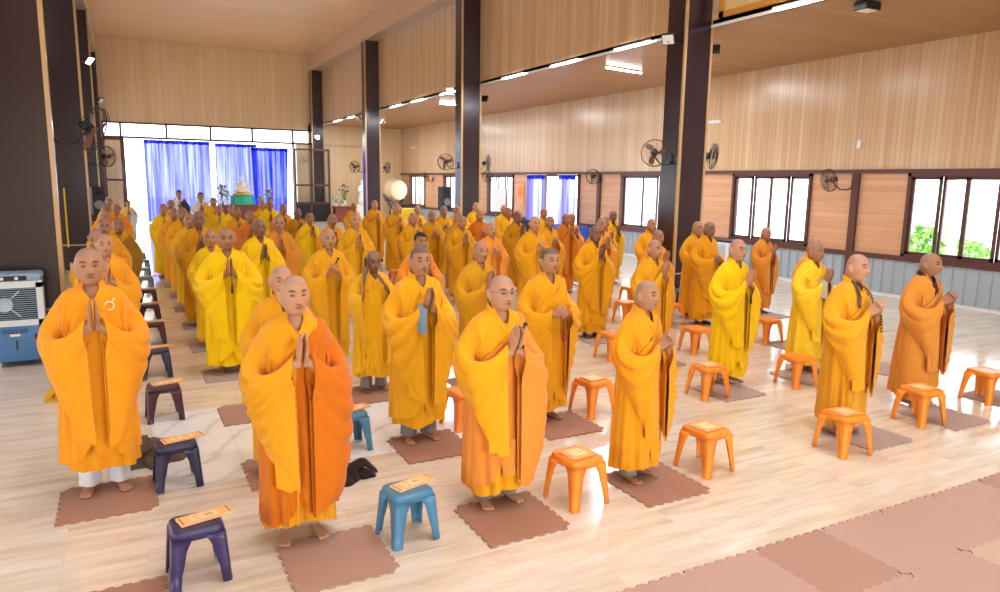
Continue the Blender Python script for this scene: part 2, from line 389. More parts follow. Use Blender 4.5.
# ------------------------------------------------------------------ people: body
def gauss(x, s): return np.exp(-(x/s)**2)
def head_pts(nu, nv, w=1., jaw=1., age=0.):
    """rings of the head, face towards -y, origin at the head's centre"""
    ph = np.linspace(.03, PI-.03, nv)[:, None]; th = np.linspace(0, 2*PI, nu, endpoint=False)[None, :]
    sp = np.sin(ph)**.8; dx = sp*np.sin(th); dy = -sp*np.cos(th); dz = np.cos(ph)*np.ones_like(th)
    x = dx*.076*w; y = dy*.094; z = dz*.116
    low = np.clip(-dz, 0, 1)
    x = x*(1-.20*low**1.5/jaw); 
    front = np.clip(-dy, 0, 1); back = np.clip(dy, 0, 1)
    y = y+back*low*.035
    y = y-front*gauss(dz+.86, .3)*.020                  # chin
    y = y-front**6*gauss(z-.035, .014)*.0065            # brow ridge
    fx = np.where(dy < 0, x, 9)
    for sx in (-1, 1):
        y = y+gauss(fx-sx*.031, .017)*gauss(z-.012, .013)*.013   # sockets
        y = y-gauss(fx-sx*.031, .012)*gauss(z-.010, .0065)*.0055 # lids
        y = y-gauss(fx-sx*.040, .020)*gauss(z+.018, .02)*.004    # cheeks
    t = np.clip((.022-z)/.05, 0, 1); nz = np.where((z < .03) & (z > -.034), 1, np.exp(-((np.where(z > 0, z-.03, z+.034))/.007)**2))
    y = y-np.where(dy < 0, gauss(fx, .0085+.006*t), 0)*(.004+.026*t**1.3)*nz
    for sx in (-1, 1): y = y-gauss(fx-sx*.012, .007)*gauss(z+.026, .008)*.007
    y = y-gauss(fx, .024)*(gauss(z+.050, .006)+gauss(z+.062, .007))*.0065
    y = y+gauss(fx, .022)*gauss(z+.056, .0028)*.005
    return np.stack([x, y, z], -1)
def hand(mb, wrist, d, l, n, curl=0., spread=0., thumb=.5, sc=1., side=1):
    """palm + five fingers. d: finger direction, l: towards the thumb, n: palm normal"""
    d, l, n = (np.array(v, float)/np.linalg.norm(v) for v in (d, l, n)); w = np.array(wrist, float)
    prof = [(-.03, .024, .019), (0, .026, .017), (.03, .036, .015), (.065, .041, .014), (.088, .041, .012), (.1, .034, .008)]
    a = np.linspace(0, 2*PI, 12, endpoint=False)
    P = np.array([[w+d*t*sc+sc*(l*ww*np.sign(np.cos(q))*abs(np.cos(q))**.7+n*hh*np.sin(q)) for q in a] for t, ww, hh in prof])
    b0 = mb.n; mb.grid(P, cv=True); mb.f.append(tuple(b0+i for i in range(12))); mb.f.append(tuple(b0+60+11-i for i in range(12))); mb.mi += [0, 0]
    for off, L, r in ((.030, .068, .0088), (.010, .078, .0092), (-.011, .072, .0088), (-.030, .056, .0078)):
        p = w+sc*(d*.086+l*off); pts = [p]; dd = d+l*spread*off*8; dd /= np.linalg.norm(dd); ang = curl*.6
        for j, fr in enumerate((.46, .3, .24)):
            v = dd*math.cos(ang)+n*math.sin(ang); p = p+v*L*fr*sc; pts.append(p); ang += curl
        mb.tube(pts, [r*sc, r*sc*.97, r*sc*.9, r*sc*.68], 7)
    p = w+sc*(d*.022+l*.028); v = l*.75*thumb+d*.75+n*.35*max(curl, .15)
    v /= np.linalg.norm(v); q = p+v*.042*sc; v2 = v*.8+d*.3+n*.4*curl; v2 /= np.linalg.norm(v2); q2 = q+v2*.034*sc; q3 = q2+v2*.022*sc
    mb.tube([p-v*.01, q, q2, q3], [.0135*sc, .0115*sc, .0095*sc, .007*sc], 7)
POSES = {}
def pose_info(pose):
    # wrist (right, left), finger dir, thumb dir
    return dict(
        pray=dict(w=((-.023, -.225, 1.18), (.023, -.225, 1.18))),
        prayhigh=dict(w=((-.023, -.21, 1.24), (.023, -.21, 1.24))),
        clasp=dict(w=((-.055, -.225, 1.15), (.055, -.23, 1.14))),
        low=dict(w=((-.08, -.25, 1.07), (.08, -.25, 1.06))),
        phone=dict(w=((-.145, -.10, 1.37), (.075, -.235, 1.27))))[pose]
def body_mesh(pose, hv=0, voxel=.005, turn=0., tilt=0.):
    key = (pose, hv, voxel, turn, tilt)
    if key in POSES: return POSES[key]
    mb = MB(); near = voxel < .007
    w, jaw, age = ((1, 1, 0), (1.07, 1.25, 0), (.95, .85, .5), (1.03, 1.1, .2))[hv]
    H = head_pts(72, 64, w, jaw, age)*np.array([1.17, 1.13, 1.06])
    R = np.array(Matrix.Rotation(turn, 3, 'Z') @ Matrix.Rotation(tilt, 3, 'X'))
    hc = np.array([0, -.03, 1.537])
    hb = mb.n; mb.grid((H@R.T)+hc, cv=True)
    for q in (0, 63): mb.f.append(tuple(hb+q*72+(i if q == 0 else 71-i) for i in range(72))); mb.mi.append(0)
    for sx in (-1, 1):                                   # ears
        e = MB(); a = np.linspace(0, 2*PI, 14, endpoint=False)
        e.ball((0, 0, 0), (.010, .021, .038), 12, 9)
        V = np.concatenate(e.v); V[:, 1] += V[:, 2]*.25; V[:, 0] += (V[:, 1])*.5+.002
        V[:, 0] *= 1; V = V*np.array([sx, 1, 1])+np.array([sx*.0945*w, .012, -.004])
        mb.add((V@R.T)+hc, e.f)
    # neck and trunk
    a = np.linspace(0, 2*PI, 20, endpoint=False)
    P = [(.058, .056, .005, 1.49), (.06, .058, .01, 1.45), (.064, .06, .018, 1.41), (.10, .07, .022, 1.385), (.16, .085, .025, 1.35), (.175, .10, .02, 1.25), (.155, .10, .02, 1.05), (.165, .11, .02, .9), (.16, .11, .02, .8)]
    G = np.array([[(ax*math.sin(t), yc-ay*math.cos(t), z) for t in a] for ax, ay, yc, z in P])
    b0 = mb.n; mb.grid(G, cv=True); mb.f.append(tuple(b0+i for i in range(20))); mb.f.append(tuple(b0+160+19-i for i in range(20))); mb.mi += [0, 0]
    pi = pose_info(pose)
    for k, sx in enumerate((-1, 1)):
        wr = np.array(pi['w'][k]); sh = np.array([sx*.165, .02, 1.335])
        T = sleeve_path(wr, pose == 'phone'); fa = T[5]*np.array([sx, 1, 1])-np.array([0, 0, .06])
        ez = 1.12 if pose == 'phone' else 1.05
        if pose == 'phone':
            ap = catmull(T, np.array([.62, .72, .8, .87, .93]))*np.array([sx, 1, 1])-np.array([0, 0, .075]); mb.tube(np.concatenate([[(sx*.15, .02, 1.33), (sx*.175, .02, 1.22), (sx*.2, .0, 1.10)], ap[1:], [wr]]), [.045, .034, .025, .021, .021, .021, .021, .025], 10)
        else: mb.tube([(sx*.15, .02, 1.33), (sx*.18, .015, 1.2), (sx*.20, .0, ez), (sx*.205, -.09, ez-.03), fa, wr*.8+fa*.2, wr], [.045, .036, .03, .028, .028, .028, .026], 10)
        if pose in ('pray', 'prayhigh'):
            d = np.array([-sx*.02, -.42, .9]); l = np.array([0, .9, .42]); hand(mb, wr, d, l, (-sx, 0, 0), .05, 0, .3, 1.14, side=sx)
        elif pose == 'clasp':
            d = np.array([-sx*.45, -.55, .72]); l = np.array([0, .75, .6]); hand(mb, wr, d, l, (-sx*.9, .15, -.1), .5, 0, .4, 1.12, side=sx)
        elif pose == 'low':
            d = np.array([-sx*.85, -.45, .15]); l = np.array([0, .15, 1]); hand(mb, wr, d, l, (0, 1, -.1), .75, 0, .4, 1.12, side=sx)
        else:
            if k == 0: hand(mb, wr, (.06, .06, 1), (.2, -1, 0), (1, .2, 0), .45, 0, .6, side=sx)
            else: hand(mb, wr, (-.45, .1, .9), (-.6, .1, .5), (-.1, 1, 0), .3, 0, .5, side=sx)
    for sx in (-1, 1):                                   # legs and feet
        mb.tube([(sx*.09, .02, .85), (sx*.095, .02, .48), (sx*.1, .035, .3), (sx*.1, .045, .09), (sx*.1, .045, .045)], [.085, .06, .055, .038, .04], 12)
        c, s_ = math.cos(sx*.22), math.sin(sx*.22)
        def ft(x, y): return (sx*.1+x*c-y*s_*-1 if 0 else sx*.1+x*c-y*s_, .04+x*s_+y*c)
        prof = [(.045, .024, .03), (.02, .032, .044), (-.03, .034, .05), (-.08, .038, .036), (-.13, .044, .024), (-.165, .042, .019), (-.18, .03, .012)]
        a = np.linspace(0, 2*PI, 12, endpoint=False)
        G = np.array([[(*ft(ww*math.sin(q), y), hh*(1-math.cos(q))*.5*2*.5+.002+hh*.5*(0)) for q in a] for y, ww, hh in prof])
        b0 = mb.n; mb.grid(G, cv=True, flip=True); mb.f.append(tuple(b0+11-i for i in range(12))); mb.f.append(tuple(b0+72+i for i in range(12))); mb.mi += [0, 0]
        for q, (tx, ty, tr) in enumerate(((-sx*.031, -.175, .0135), (-sx*.009, -.182, .0095), (sx*.009, -.176, .009), (sx*.025, -.166, .0085), (sx*.038, -.152, .008))):
            x_, y_ = ft(tx, ty+.02); x2, y2 = ft(tx, ty-.012)
            mb.tube([(x_, y_, .014), ((x_+x2)/2, (y_+y2)/2, .014), (x2, y2, .0105)], [tr, tr, tr*.75], 7)
    o = mb.obj('tmp', M['eye']); md = o.modifiers.new('r', 'REMESH'); md.mode = 'VOXEL'; md.voxel_size = voxel; md.use_smooth_shade = True
    sm = o.modifiers.new('s', 'SMOOTH'); sm.factor = .5; sm.iterations = 2
    dg = bpy.context.evaluated_depsgraph_get(); me = bpy.data.meshes.new_from_object(o.evaluated_get(dg)); me.name = 'body'
    old = o.data; bpy.data.objects.remove(o); bpy.data.meshes.remove(old)
    V = np.empty(len(me.vertices)*3); me.vertices.foreach_get('co', V); V = V.reshape(-1, 3)
    L = (V-hc)@R/np.array([1.17, 1.13, 1.06])                                          # head-local
    x, y, z = L.T; inhead = V[:, 2] > 1.40
    sm_ = lambda q: np.clip(q, 0, 1)
    line = np.where(y < -.02, .066+.0*x, np.where(y < .03, .066-(y+.02)*1.7, -.02-(y-.03)*.7))
    stub = sm_((z-line)/.012+.5)*inhead*(np.abs(x) < .079*w)
    lips = gauss(x, .021)*np.maximum(gauss(z+.0505, .005), gauss(z+.0625, .0055))*(y < -.05)*inhead
    dark = np.zeros(len(V))
    for sx in (-1, 1):
        xx = x-sx*.031; arc = .0375-.10*np.abs(xx)**1.3*4
        dark = np.maximum(dark, 1.0*sm_(1.7-abs(xx-sx*.002)/.0135)*gauss(z-(.0375-8*xx**2), .0056)*(y < -.04))
        dark = np.maximum(dark, 1.25*sm_(1.6-abs(xx)/.0105)*gauss(z-(.0115-9*xx**2), .0050)*(y < -.04))
        dark = np.maximum(dark, .9*gauss(x-sx*.0085, .0045)*gauss(z+.034, .004)*(y < -.08))
    dark = np.maximum(dark, .9*gauss(x, .020)*gauss(z+.0562, .0032)*(y < -.05)); dark *= inhead
    at = me.color_attributes.new('tone', 'FLOAT_COLOR', 'POINT')
    at.data.foreach_set('color', np.stack([stub, np.clip(lips, 0, 1), np.clip(dark, 0, 1), np.ones(len(V))], -1).astype('f').ravel())
    me.materials.clear(); me.materials.append(None); me.polygons.foreach_set('use_smooth', [True]*len(me.polygons))
    POSES[key] = me; return me

# ------------------------------------------------------------------ people: robes
def sleeve_path(wrist, phone=False):
    wx, wy, wz = abs(wrist[0]), wrist[1], wrist[2]
    T = [(.07, .02, 1.405), (.16, .022, 1.38), (.225, .01, 1.30), (.275, -.005, 1.16), (.265, -.115, 1.10), (.165, -.19, max(1.08, (wz+1.06)/2)), (wx+.026, wy+.004, wz+.04)]
    if phone: T[3:] = [(.265, -.05, 1.20), (.24, -.14, 1.18), (.20, -.17, 1.20), (wx+.02, wy+.005, wz+.03)]
    return np.array(T)
def smoothnoise(rng, n, k=5):
    """periodic 1-d noise as random Fourier series, called with angle"""
    A = rng.normal(size=n)/np.sqrt(np.arange(1, n+1)); P = rng.uniform(0, 2*PI, n)
    return lambda th: sum(A[i]*np.cos((i+1)*th+P[i]) for i in range(n))
ZT = np.array([1.44, 1.41, 1.385, 1.35, 1.28, 1.15, 1.0, .8, .6, .4, .25, .1])
AX = np.array([.066, .095, .155, .195, .205, .20, .20, .215, .225, .23, .232, .235])
BY = np.array([.062, .078, .092, .108, .128, .140, .145, .155, .165, .175, .18, .185])
YC = np.array([.018, .02, .02, .018, .01, .0, .005, .01, .01, .01, .01, .01])
def prof(z):
    q = -np.asarray(z); return np.interp(q, -ZT, AX), np.interp(q, -ZT, BY), np.interp(q, -ZT, YC)
def ridge(x, p=1.6):
    """folds: broad valleys and narrower crests"""
    return ((np.cos(x)+1)/2)**p*2-1
def torso_surface(th, z, rng_f, fold, off=0.):
    a, b, yc = prof(z)
    s, c = np.sin(th), np.cos(th); e = 2/2.25
    x = a*np.sign(s)*np.abs(s)**e; y = -b*np.sign(c)*np.abs(c)**e
    f1, f2, ph = rng_f
    d = np.clip((1.05-z)/.9, 0, 1)
    m1 = np.clip(.75+.45*f2(th+1.3*z), .15, 1.5)
    k = (ridge(8*th+1.8*f1(th)+1.0*z+ph, .6)*.62*m1+.40*ridge(15*th+2.4*f2(th)-1.3*z+ph*2, .6)*np.clip(.8+.5*f1(th-z), .1, 1.4))
    amp = fold*(.004+.024*d)
    chest = np.clip((1.38-z)/.1, 0, 1)*np.clip((z-.95)/.2, 0, 1)
    w = .0075*ridge(44*(z-.42*np.sin(th)+.03*f1(th)+.02*f2(th*1.5))+ph, .6)*chest*np.clip(.6+.5*f2(th+3*z), 0, 1.2)*fold
    r = amp*k+w+off
    nx, ny = s, -c
    return np.stack([x+nx*r, y+yc+ny*r, z+0*th], -1)
def robe_trunk(rng, nth, nz, fold=1., zb=.1):
    fs = (smoothnoise(rng, 4), smoothnoise(rng, 5), rng.uniform(0, 6))
    th = np.linspace(-PI, PI, nth, endpoint=False)[None, :]
    v = np.linspace(0, 1, nz)[:, None]**1.25; z0 = 1.44-v*(1.44-zb)
    drop = .105*np.exp(-(np.abs(th)/.42)**2)*np.clip((z0-1.15)/.29, 0, 1)
    z = z0-drop; hem = .018*fs[0](th)*v**6; P = torso_surface(th+0*z, z+hem, fs, fold)
    mb = MB(); mb.grid(P, cv=True, flip=True)
    # rolled hem
    Q = P[-1:].copy(); In = Q*np.array([.94, .94, 1])+np.array([0, 0, .02]); mb.grid(np.concatenate([Q, In, In+np.array([0, 0, .2])]), cv=True, flip=True)
    return mb, fs
def wrap_surface(rng, fs, nth, nz, fold, zhem):
    th = np.linspace(-PI, PI, nth, endpoint=False)
    keys = np.array([-180, -150, -120, -90, -60, -30, 0, 30, 60, 90, 120, 150, 180]); zt = np.array([1.22, 1.10, 1.05, 1.03, 1.08, 1.16, 1.25, 1.33, 1.385, 1.395, 1.37, 1.31, 1.22])
    top = np.interp(np.degrees(th), keys, zt)
    hem = zhem+.04*np.cos(th-.6)+.012*fs[1](th)
    edge = np.deg2rad(rng.uniform(-25, 5)); hem = hem+.10*np.exp(-((th-edge)/.28)**2)*np.where(th < edge, 1, .1)
    v = np.linspace(0, 1, nz)[:, None]; z = top+(hem-top)*v
    T = np.tile(th, (nz, 1)); P = torso_surface(T, z, (fs[0], fs[1], fs[2]+1.1), fold*1.1, .016)
    lap = .012/(1+np.exp((T-edge)/.03)); r = np.hypot(P[..., 0], P[..., 1]); P[..., :2] *= (1+lap/r)[..., None]
    P[0, :, :2] *= .97
    mb = MB(); mb.grid(P, cv=True, flip=True)
    In = P[-1:]*np.array([.95, .95, 1])+np.array([0, 0, .015]); mb.grid(np.concatenate([P[-1:], In, In+np.array([0, 0, .25])]), cv=True, flip=True)
    In = P[:1]*np.array([.95, .95, 1])-np.array([0, 0, .01]); mb.grid(np.concatenate([P[:1], In]), cv=True)
    return mb
def catmull(P, u):
    P = np.asarray(P, float); n = len(P); t = np.asarray(u)*(n-1); i = np.clip(t.astype(int), 0, n-2); f = (t-i)[:, None]
    g = lambda k: P[np.clip(k, 0, n-1)]
    p0, p1, p2, p3 = g(i-1), g(i), g(i+1), g(i+2)
    return .5*((2*p1)+(-p0+p2)*f+(2*p0-5*p1+4*p2-p3)*f**2+(-p0+3*p1-3*p2+p3)*f**3)
def sleeve(rng, side, wrist, ns, nt, fold=1., off=0., hem=(.83, .62, .47, .40), inner=0., phone=False):
    T = sleeve_path(wrist, phone); T[0, 0] -= inner*.02
    N = [(0, 1), (.12, 1), (.3, .95), (.95, .3), (.9, -.45), (.65, -.76), (.5, -.87)]
    ZB = [1.1-inner*.55, 1.0-inner*.4, .92-inner*.3, hem[0], hem[1], hem[2], hem[3]]
    WT = [.06, .104, .114, .092, .072, .066, .058]; WB = [.10, .09, .075, .05, .042, .04, .048]
    if phone: WT[3:] = [.10, .095, .085, .07]
    u = np.linspace(0, 1, ns); Tp = catmull(T, u); Np = catmull(np.array(N), u); Np /= np.linalg.norm(Np, axis=1)[:, None]
    zb = catmull(np.array(ZB)[:, None], u)[:, 0]; wt = catmull(np.array(WT)[:, None], u)[:, 0]; wb = catmull(np.array(WB)[:, None], u)[:, 0]
    f1, f2 = smoothnoise(rng, 4), smoothnoise(rng, 5); ph = rng.uniform(0, 6, 4)
    a = np.linspace(0, 2*PI, nt, endpoint=False); P = np.zeros((ns, nt, 3))
    zt = (1-np.cos(a))/2; zt = zt**.85; lat = np.sign(np.sin(a))*np.abs(np.sin(a))**.6
    U = u[:, None]; Z = zt[None, :]
    L = Tp[:, 2][:, None]-zb[:, None]
    depth = Z*L
    hemw = .010*np.cos(6*U+ph[3])*Z**3
    sgn = np.sign(lat)[None, :]
    swag = .35*(2*(U-.62))**2
    amp = fold*np.clip(Z*4, .12, 1)*np.clip((1-Z)*6, 0, 1)
    big = np.clip(1.15-U*.55, 0, 1)
    nz1 = .030*f1(U*2.0+sgn*.9)+.018*f2(U*3+depth*2)
    S = 4*.20*((U-.60)/.75)**2
    d = .026*ridge(2*PI*(depth+S+nz1)/(.125+.03*f2(np.array(ph[0])))+ph[0]+sgn*1.3, .6)*big*np.clip(.8+.35*f2(U*1.5+sgn+depth*2), .3, 1.3)*np.clip(1.15-Z*.8, .2, 1)
    d = d+.008*ridge(2*PI*(depth+S*1.25+.6*nz1)/.062+ph[1]-sgn, .7)*np.clip(.9-Z, .1, 1)*np.clip(.6+.6*f1(U*2+depth*3), 0, 1.3)
    d = d+.016*Z**.8*np.clip((1.04-U)*6, .15, 1)*ridge(2*PI*(U*3.7+.06*f1(depth*3))+ph[2]+sgn*.8, .7)*np.clip(.8+.4*f1(U*4), .3, 1.3)
    d = d*amp*np.clip((U-.12)*3.4, .12, 1)*np.where((sgn < 0) & (U > .5), .4, 1)
    lw = (wt[:, None]*(1-Z)**.8+wb[:, None]*Z**.8)
    ss = lambda q: np.clip(q, 0, 1)**2*(3-2*np.clip(q, 0, 1))
    pinch = ss((U-.78)/.2)*ss((Z-.10)/.16)*.85; lw = lw*(1-pinch); d = d*(1-pinch)
    nn = lat[None, :]*lw+np.where(lat == 0, 0, 1)[None, :]*sgn*(d+off)
    P[..., 0] = Tp[:, 0][:, None]+Np[:, 0][:, None]*nn; P[..., 1] = Tp[:, 1][:, None]+Np[:, 1][:, None]*nn
    P[..., 2] = Tp[:, 2][:, None]+off*.9-depth-off*Z+hemw+np.where(Z < .1, d*.4, 0)
    # cloth hangs a little towards the body at the bottom
    P[..., 0] *= (1-(.26-.2*np.clip(inner-.6, 0, .4)/.4)*Z**1.6*np.clip((U-.3)*3, 0, 1)); P[..., 1] *= (1+.13*Z**1.5*np.clip((U-.45)*3, 0, 1))
    # turn the cuff inwards
    c = P[-1].mean(0)
    i1 = P[-1]*.9+c*.1; back = (Tp[-4]-Tp[-1]); back /= np.linalg.norm(back)
    rings = [i1+back*.01, i1*.92+c*.08+back*.09, i1*.6+c*.4+back*.2]
    P = np.concatenate([P, np.array(rings)])
    if side < 0: P = P*np.array([-1, 1, 1])
    mb = MB(); mb.grid(P, cv=True, flip=side < 0)
    mb.f.append(tuple(range(nt)) if side > 0 else tuple(range(nt-1, -1, -1))); mb.mi.append(0)
    return mb
def band(pts, w, th, n=10, ref=None):
    """flat ribbon along pts lying on the body (outward = away from the trunk axis)"""
    pts = np.array(pts, float); T = np.gradient(pts, axis=0); T /= np.linalg.norm(T, axis=1)[:, None]
    O = pts*np.array([1, 1, 0])-np.array([0, .02, 0]); O /= np.linalg.norm(O, axis=1)[:, None]; O[:, 2] += .35; O /= np.linalg.norm(O, axis=1)[:, None]
    B = np.cross(T, O); B /= np.linalg.norm(B, axis=1)[:, None]; O = np.cross(B, T)
    a = np.linspace(0, 2*PI, n, endpoint=False)
    P = np.array([[p+b*w*math.copysign(abs(math.cos(q))**.5, math.cos(q))+o*th*math.copysign(abs(math.sin(q))**.5, math.sin(q)) for q in a] for p, b, o in zip(pts, B, O)])
    mb = MB(); mb.grid(P, cv=True); mb.f += [tuple(range(n)), tuple(len(pts)*n-1-i for i in range(n))]; mb.mi += [0, 0]; return mb
def collar_mesh():
    mb = MB()
    for sx, zend, xo in ((1, 1.19, -.05), (-1, 1.23, .035)):
        key = np.array([(0, .088, 1.452), (sx*.055, .07, 1.45), (sx*.078, .02, 1.432), (sx*.066, -.045, 1.39), (sx*.038, -.093, 1.335), (xo*.2, -.128-(.004 if sx > 0 else 0), 1.27), (xo, -.118, zend-.02)])
        b = band(catmull(key, np.linspace(0, 1, 22)), .021, .0065); mb.add(np.concatenate(b.v), b.f)
    return mb
ROBES = {}
def robe_meshes(seed, lod, pose, drape, hem, zb=.1):
    key = (seed, lod, pose, drape, zb)
    if key in ROBES: return ROBES[key]
    rng = np.random.default_rng(seed)
    nth, nz, ns, nt = ((160, 90, 64, 72), (84, 48, 34, 40), (44, 28, 20, 24))[lod]
    pi = pose_info(pose); ph = pose == 'phone'
    trunk, fs = robe_trunk(rng, nth, nz, 1., zb)
    h = [x+rng.uniform(-.05, .05) for x in hem]
    sr = sleeve(rng, -1, pi['w'][0], ns, nt, 1, hem=h, phone=ph)
    trunk.add(np.concatenate(sr.v), sr.f)
    wrap = wrap_surface(rng, fs, nth, nz, 1., zb+rng.uniform(.02, .08))
    h2 = [x-(drape*.12 if drape < .8 else .25) for x in h]; h2[3] = max(.2, h2[3])
    sl = sleeve(rng, 1, pi['w'][1], ns, nt, 1., .008, h2, inner=drape, phone=ph)
    wrap.add(np.concatenate(sl.v), sl.f)
    r = trunk.mesh('robe', fab('f2a91c')), wrap.mesh('kasaya', fab('f2a91c')), collar_mesh().mesh('collar', fab('f2a91c'))
    ROBES[key] = r; return r
def part_mat(o, m):
    o.material_slots[0].link = 'OBJECT'; o.material_slots[0].material = m
EXTRA = {}
def monk(x, y, h, yaw, label, robe='f2a91c', kas=None, pose='pray', lod=2, seed=0, skin_c='d9a37e', hv=0, turn=0., tilt=0., trousers=None, drape=.6, hem=(.83, .62, .47, .40), group=None, wide=1., collar=None, z0=.0, zb=.1):
    t = thing('person', label, 'person', (x, y, z0), yaw, group); s = h/1.662; t.scale = (s*wide, s*wide, s)
    vox = (.0048, .0075, .010)[lod]
    o = link_mesh('body', body_mesh(pose, hv, vox, turn, tilt), t); part_mat(o, skin(skin_c))
    r, k, c = robe_meshes(seed, lod, pose, drape, hem, zb)
    ro = link_mesh('robe', r, t); part_mat(ro, fab(robe))
    ko = link_mesh('kasaya', k, t); part_mat(ko, fab(kas or robe))
    co = link_mesh('collar', c, ro); part_mat(co, fab(collar or robe))
    if trousers:
        mb = MB()
        for sx in (-1, 1):
            a = np.linspace(0, 2*PI, 28, endpoint=False)
            P = np.array([[(sx*.1+(.068+.006*math.cos(5*q+sx)+dr)*math.sin(q), .02-(.078+.006*math.cos(4*q)+dr)*math.cos(q), z) for q in a] for z, dr in ((.4, -.005), (.2, 0), (.1, .004), (.055, .008), (.05, .004), (.07, -.004))])
            mb.grid(P, cv=True, flip=True)
        mb.obj('trousers', M[trousers], t, smooth=True)
    return t

# ------------------------------------------------------------------ what stands where (metres: x across the hall, y along it)
MATS = [
 (-.52, 5.13, 'mat', 'brown foam mat under the leftmost monk, beside the navy stool'),
 (-.52, 3.57, 'mat', 'brown foam mat at the bottom left edge, beside the purple stool'),
 (.70, 3.65, 'mat_b', 'brown foam mat under the front monk in amber and orange'),
 (1.89, 3.65, 'mat', 'brown foam mat under the front monk with glasses and peach sash'),
 (3.14, 3.66, 'mat', 'brown foam mat under the small front monk between two orange stools'),
 (5.57, 3.66, 'mat_g', 'brown foam mat under the bead wearing monk right of the empty gap'),
 (6.79, 3.65, 'mat_g', 'greyish foam mat under the tan robed monk nearest the big window'),
 (8.0, 3.75, 'mat_g', 'foam mat behind the stool at the right picture edge'),
 (.70, 5.13, 'mat_b', 'empty brown foam mat on the marble left of the amber front monk'),
 (1.90, 5.11, 'mat', 'brown foam mat under the monk with the blue undersleeve'),
 (3.20, 5.08, 'mat', 'brown foam mat under the monk holding red beads'),
 (5.47, 5.24, 'mat_g', 'foam mat under the bright yellow monk with glasses'),
 (6.80, 5.30, 'mat_g', 'foam mat under the pale yellow monk with a grey cuff'),
 (8.02, 5.20, 'mat_g', 'foam mat on the bright floor behind the tan robed monk'),
 (.69, 6.65, 'mat_b', 'empty brown foam mat at the back edge of the marble'),
 (1.90, 6.75, 'mat', 'brown foam mat under the monk talking on the phone'),
 (3.10, 6.65, 'mat_g', 'foam mat under the ochre monk behind the monk with glasses and peach sash'),
 (5.57, 6.6, 'mat_g', 'foam mat under the hunched monk beside the dark column'),
 (8.02, 6.5, 'mat_g', 'foam mat behind the stool between the two yellow robed monks'),
 (.68, 8.2, 'mat_g', 'brown foam mat under the broad bright yellow monk by the aisle'),
 (5.7, 8.0, 'mat_g', 'foam mat under the dark skinned monk in mid hall'),
 (7.9, 8.1, 'mat_g', 'foam mat under the pair of monks right of the dark column'),
 (9.55, 8.35, 'mat_g', 'foam mat under the tan monk before the second window'),
 (.67, 9.75, 'mat_g', 'foam mat in the aisle file, first behind the broad yellow monk'),
 (.68, 11.3, 'mat_g', 'foam mat in the aisle file, second behind the broad yellow monk'),
 (.66, 12.85, 'mat_g', 'foam mat in the aisle file, third behind the broad yellow monk'),
 (.66, 14.4, 'mat_g', 'foam mat in the aisle file, fourth behind the broad yellow monk'),
 (.64, 15.9, 'mat_g', 'foam mat in the aisle file, fifth behind the broad yellow monk'),
 (.6, 17.4, 'mat_g', 'foam mat in the aisle file, sixth behind the broad yellow monk'),
 (.6, 19.0, 'mat_g', 'farthest foam mat seen in the aisle file'),
]
SH = {(0, 0): 'mat_c', (1, 0): 'mat_c', (2, 0): 'mat_b', (3, 0): 'mat_c', (4, 0): 'mat_c', (5, 0): 'mat_c', (6, 0): 'mat_b', (1, 1): 'mat_c', (2, 1): 'mat_c', (3, 1): 'mat_c', (4, 1): 'mat_s', (5, 1): 'mat_c', (2, 2): 'mat_c', (3, 2): 'mat_c'}
ordn = ['first', 'second', 'third', 'fourth', 'fifth', 'sixth', 'seventh']
for j, (i0, n) in enumerate(((0, 7), (2, 3))):
    for k in range(n):
        i = i0+k; X_, Y_ = 2.13+.6*i, 2.3-.6*j
        MATS.append((X_, Y_, SH.get((i, j), 'mat_c'), '%s foam tile from the left in the %s row of the joined mats, lower right' % (ordn[k], ['back', 'front'][j])))
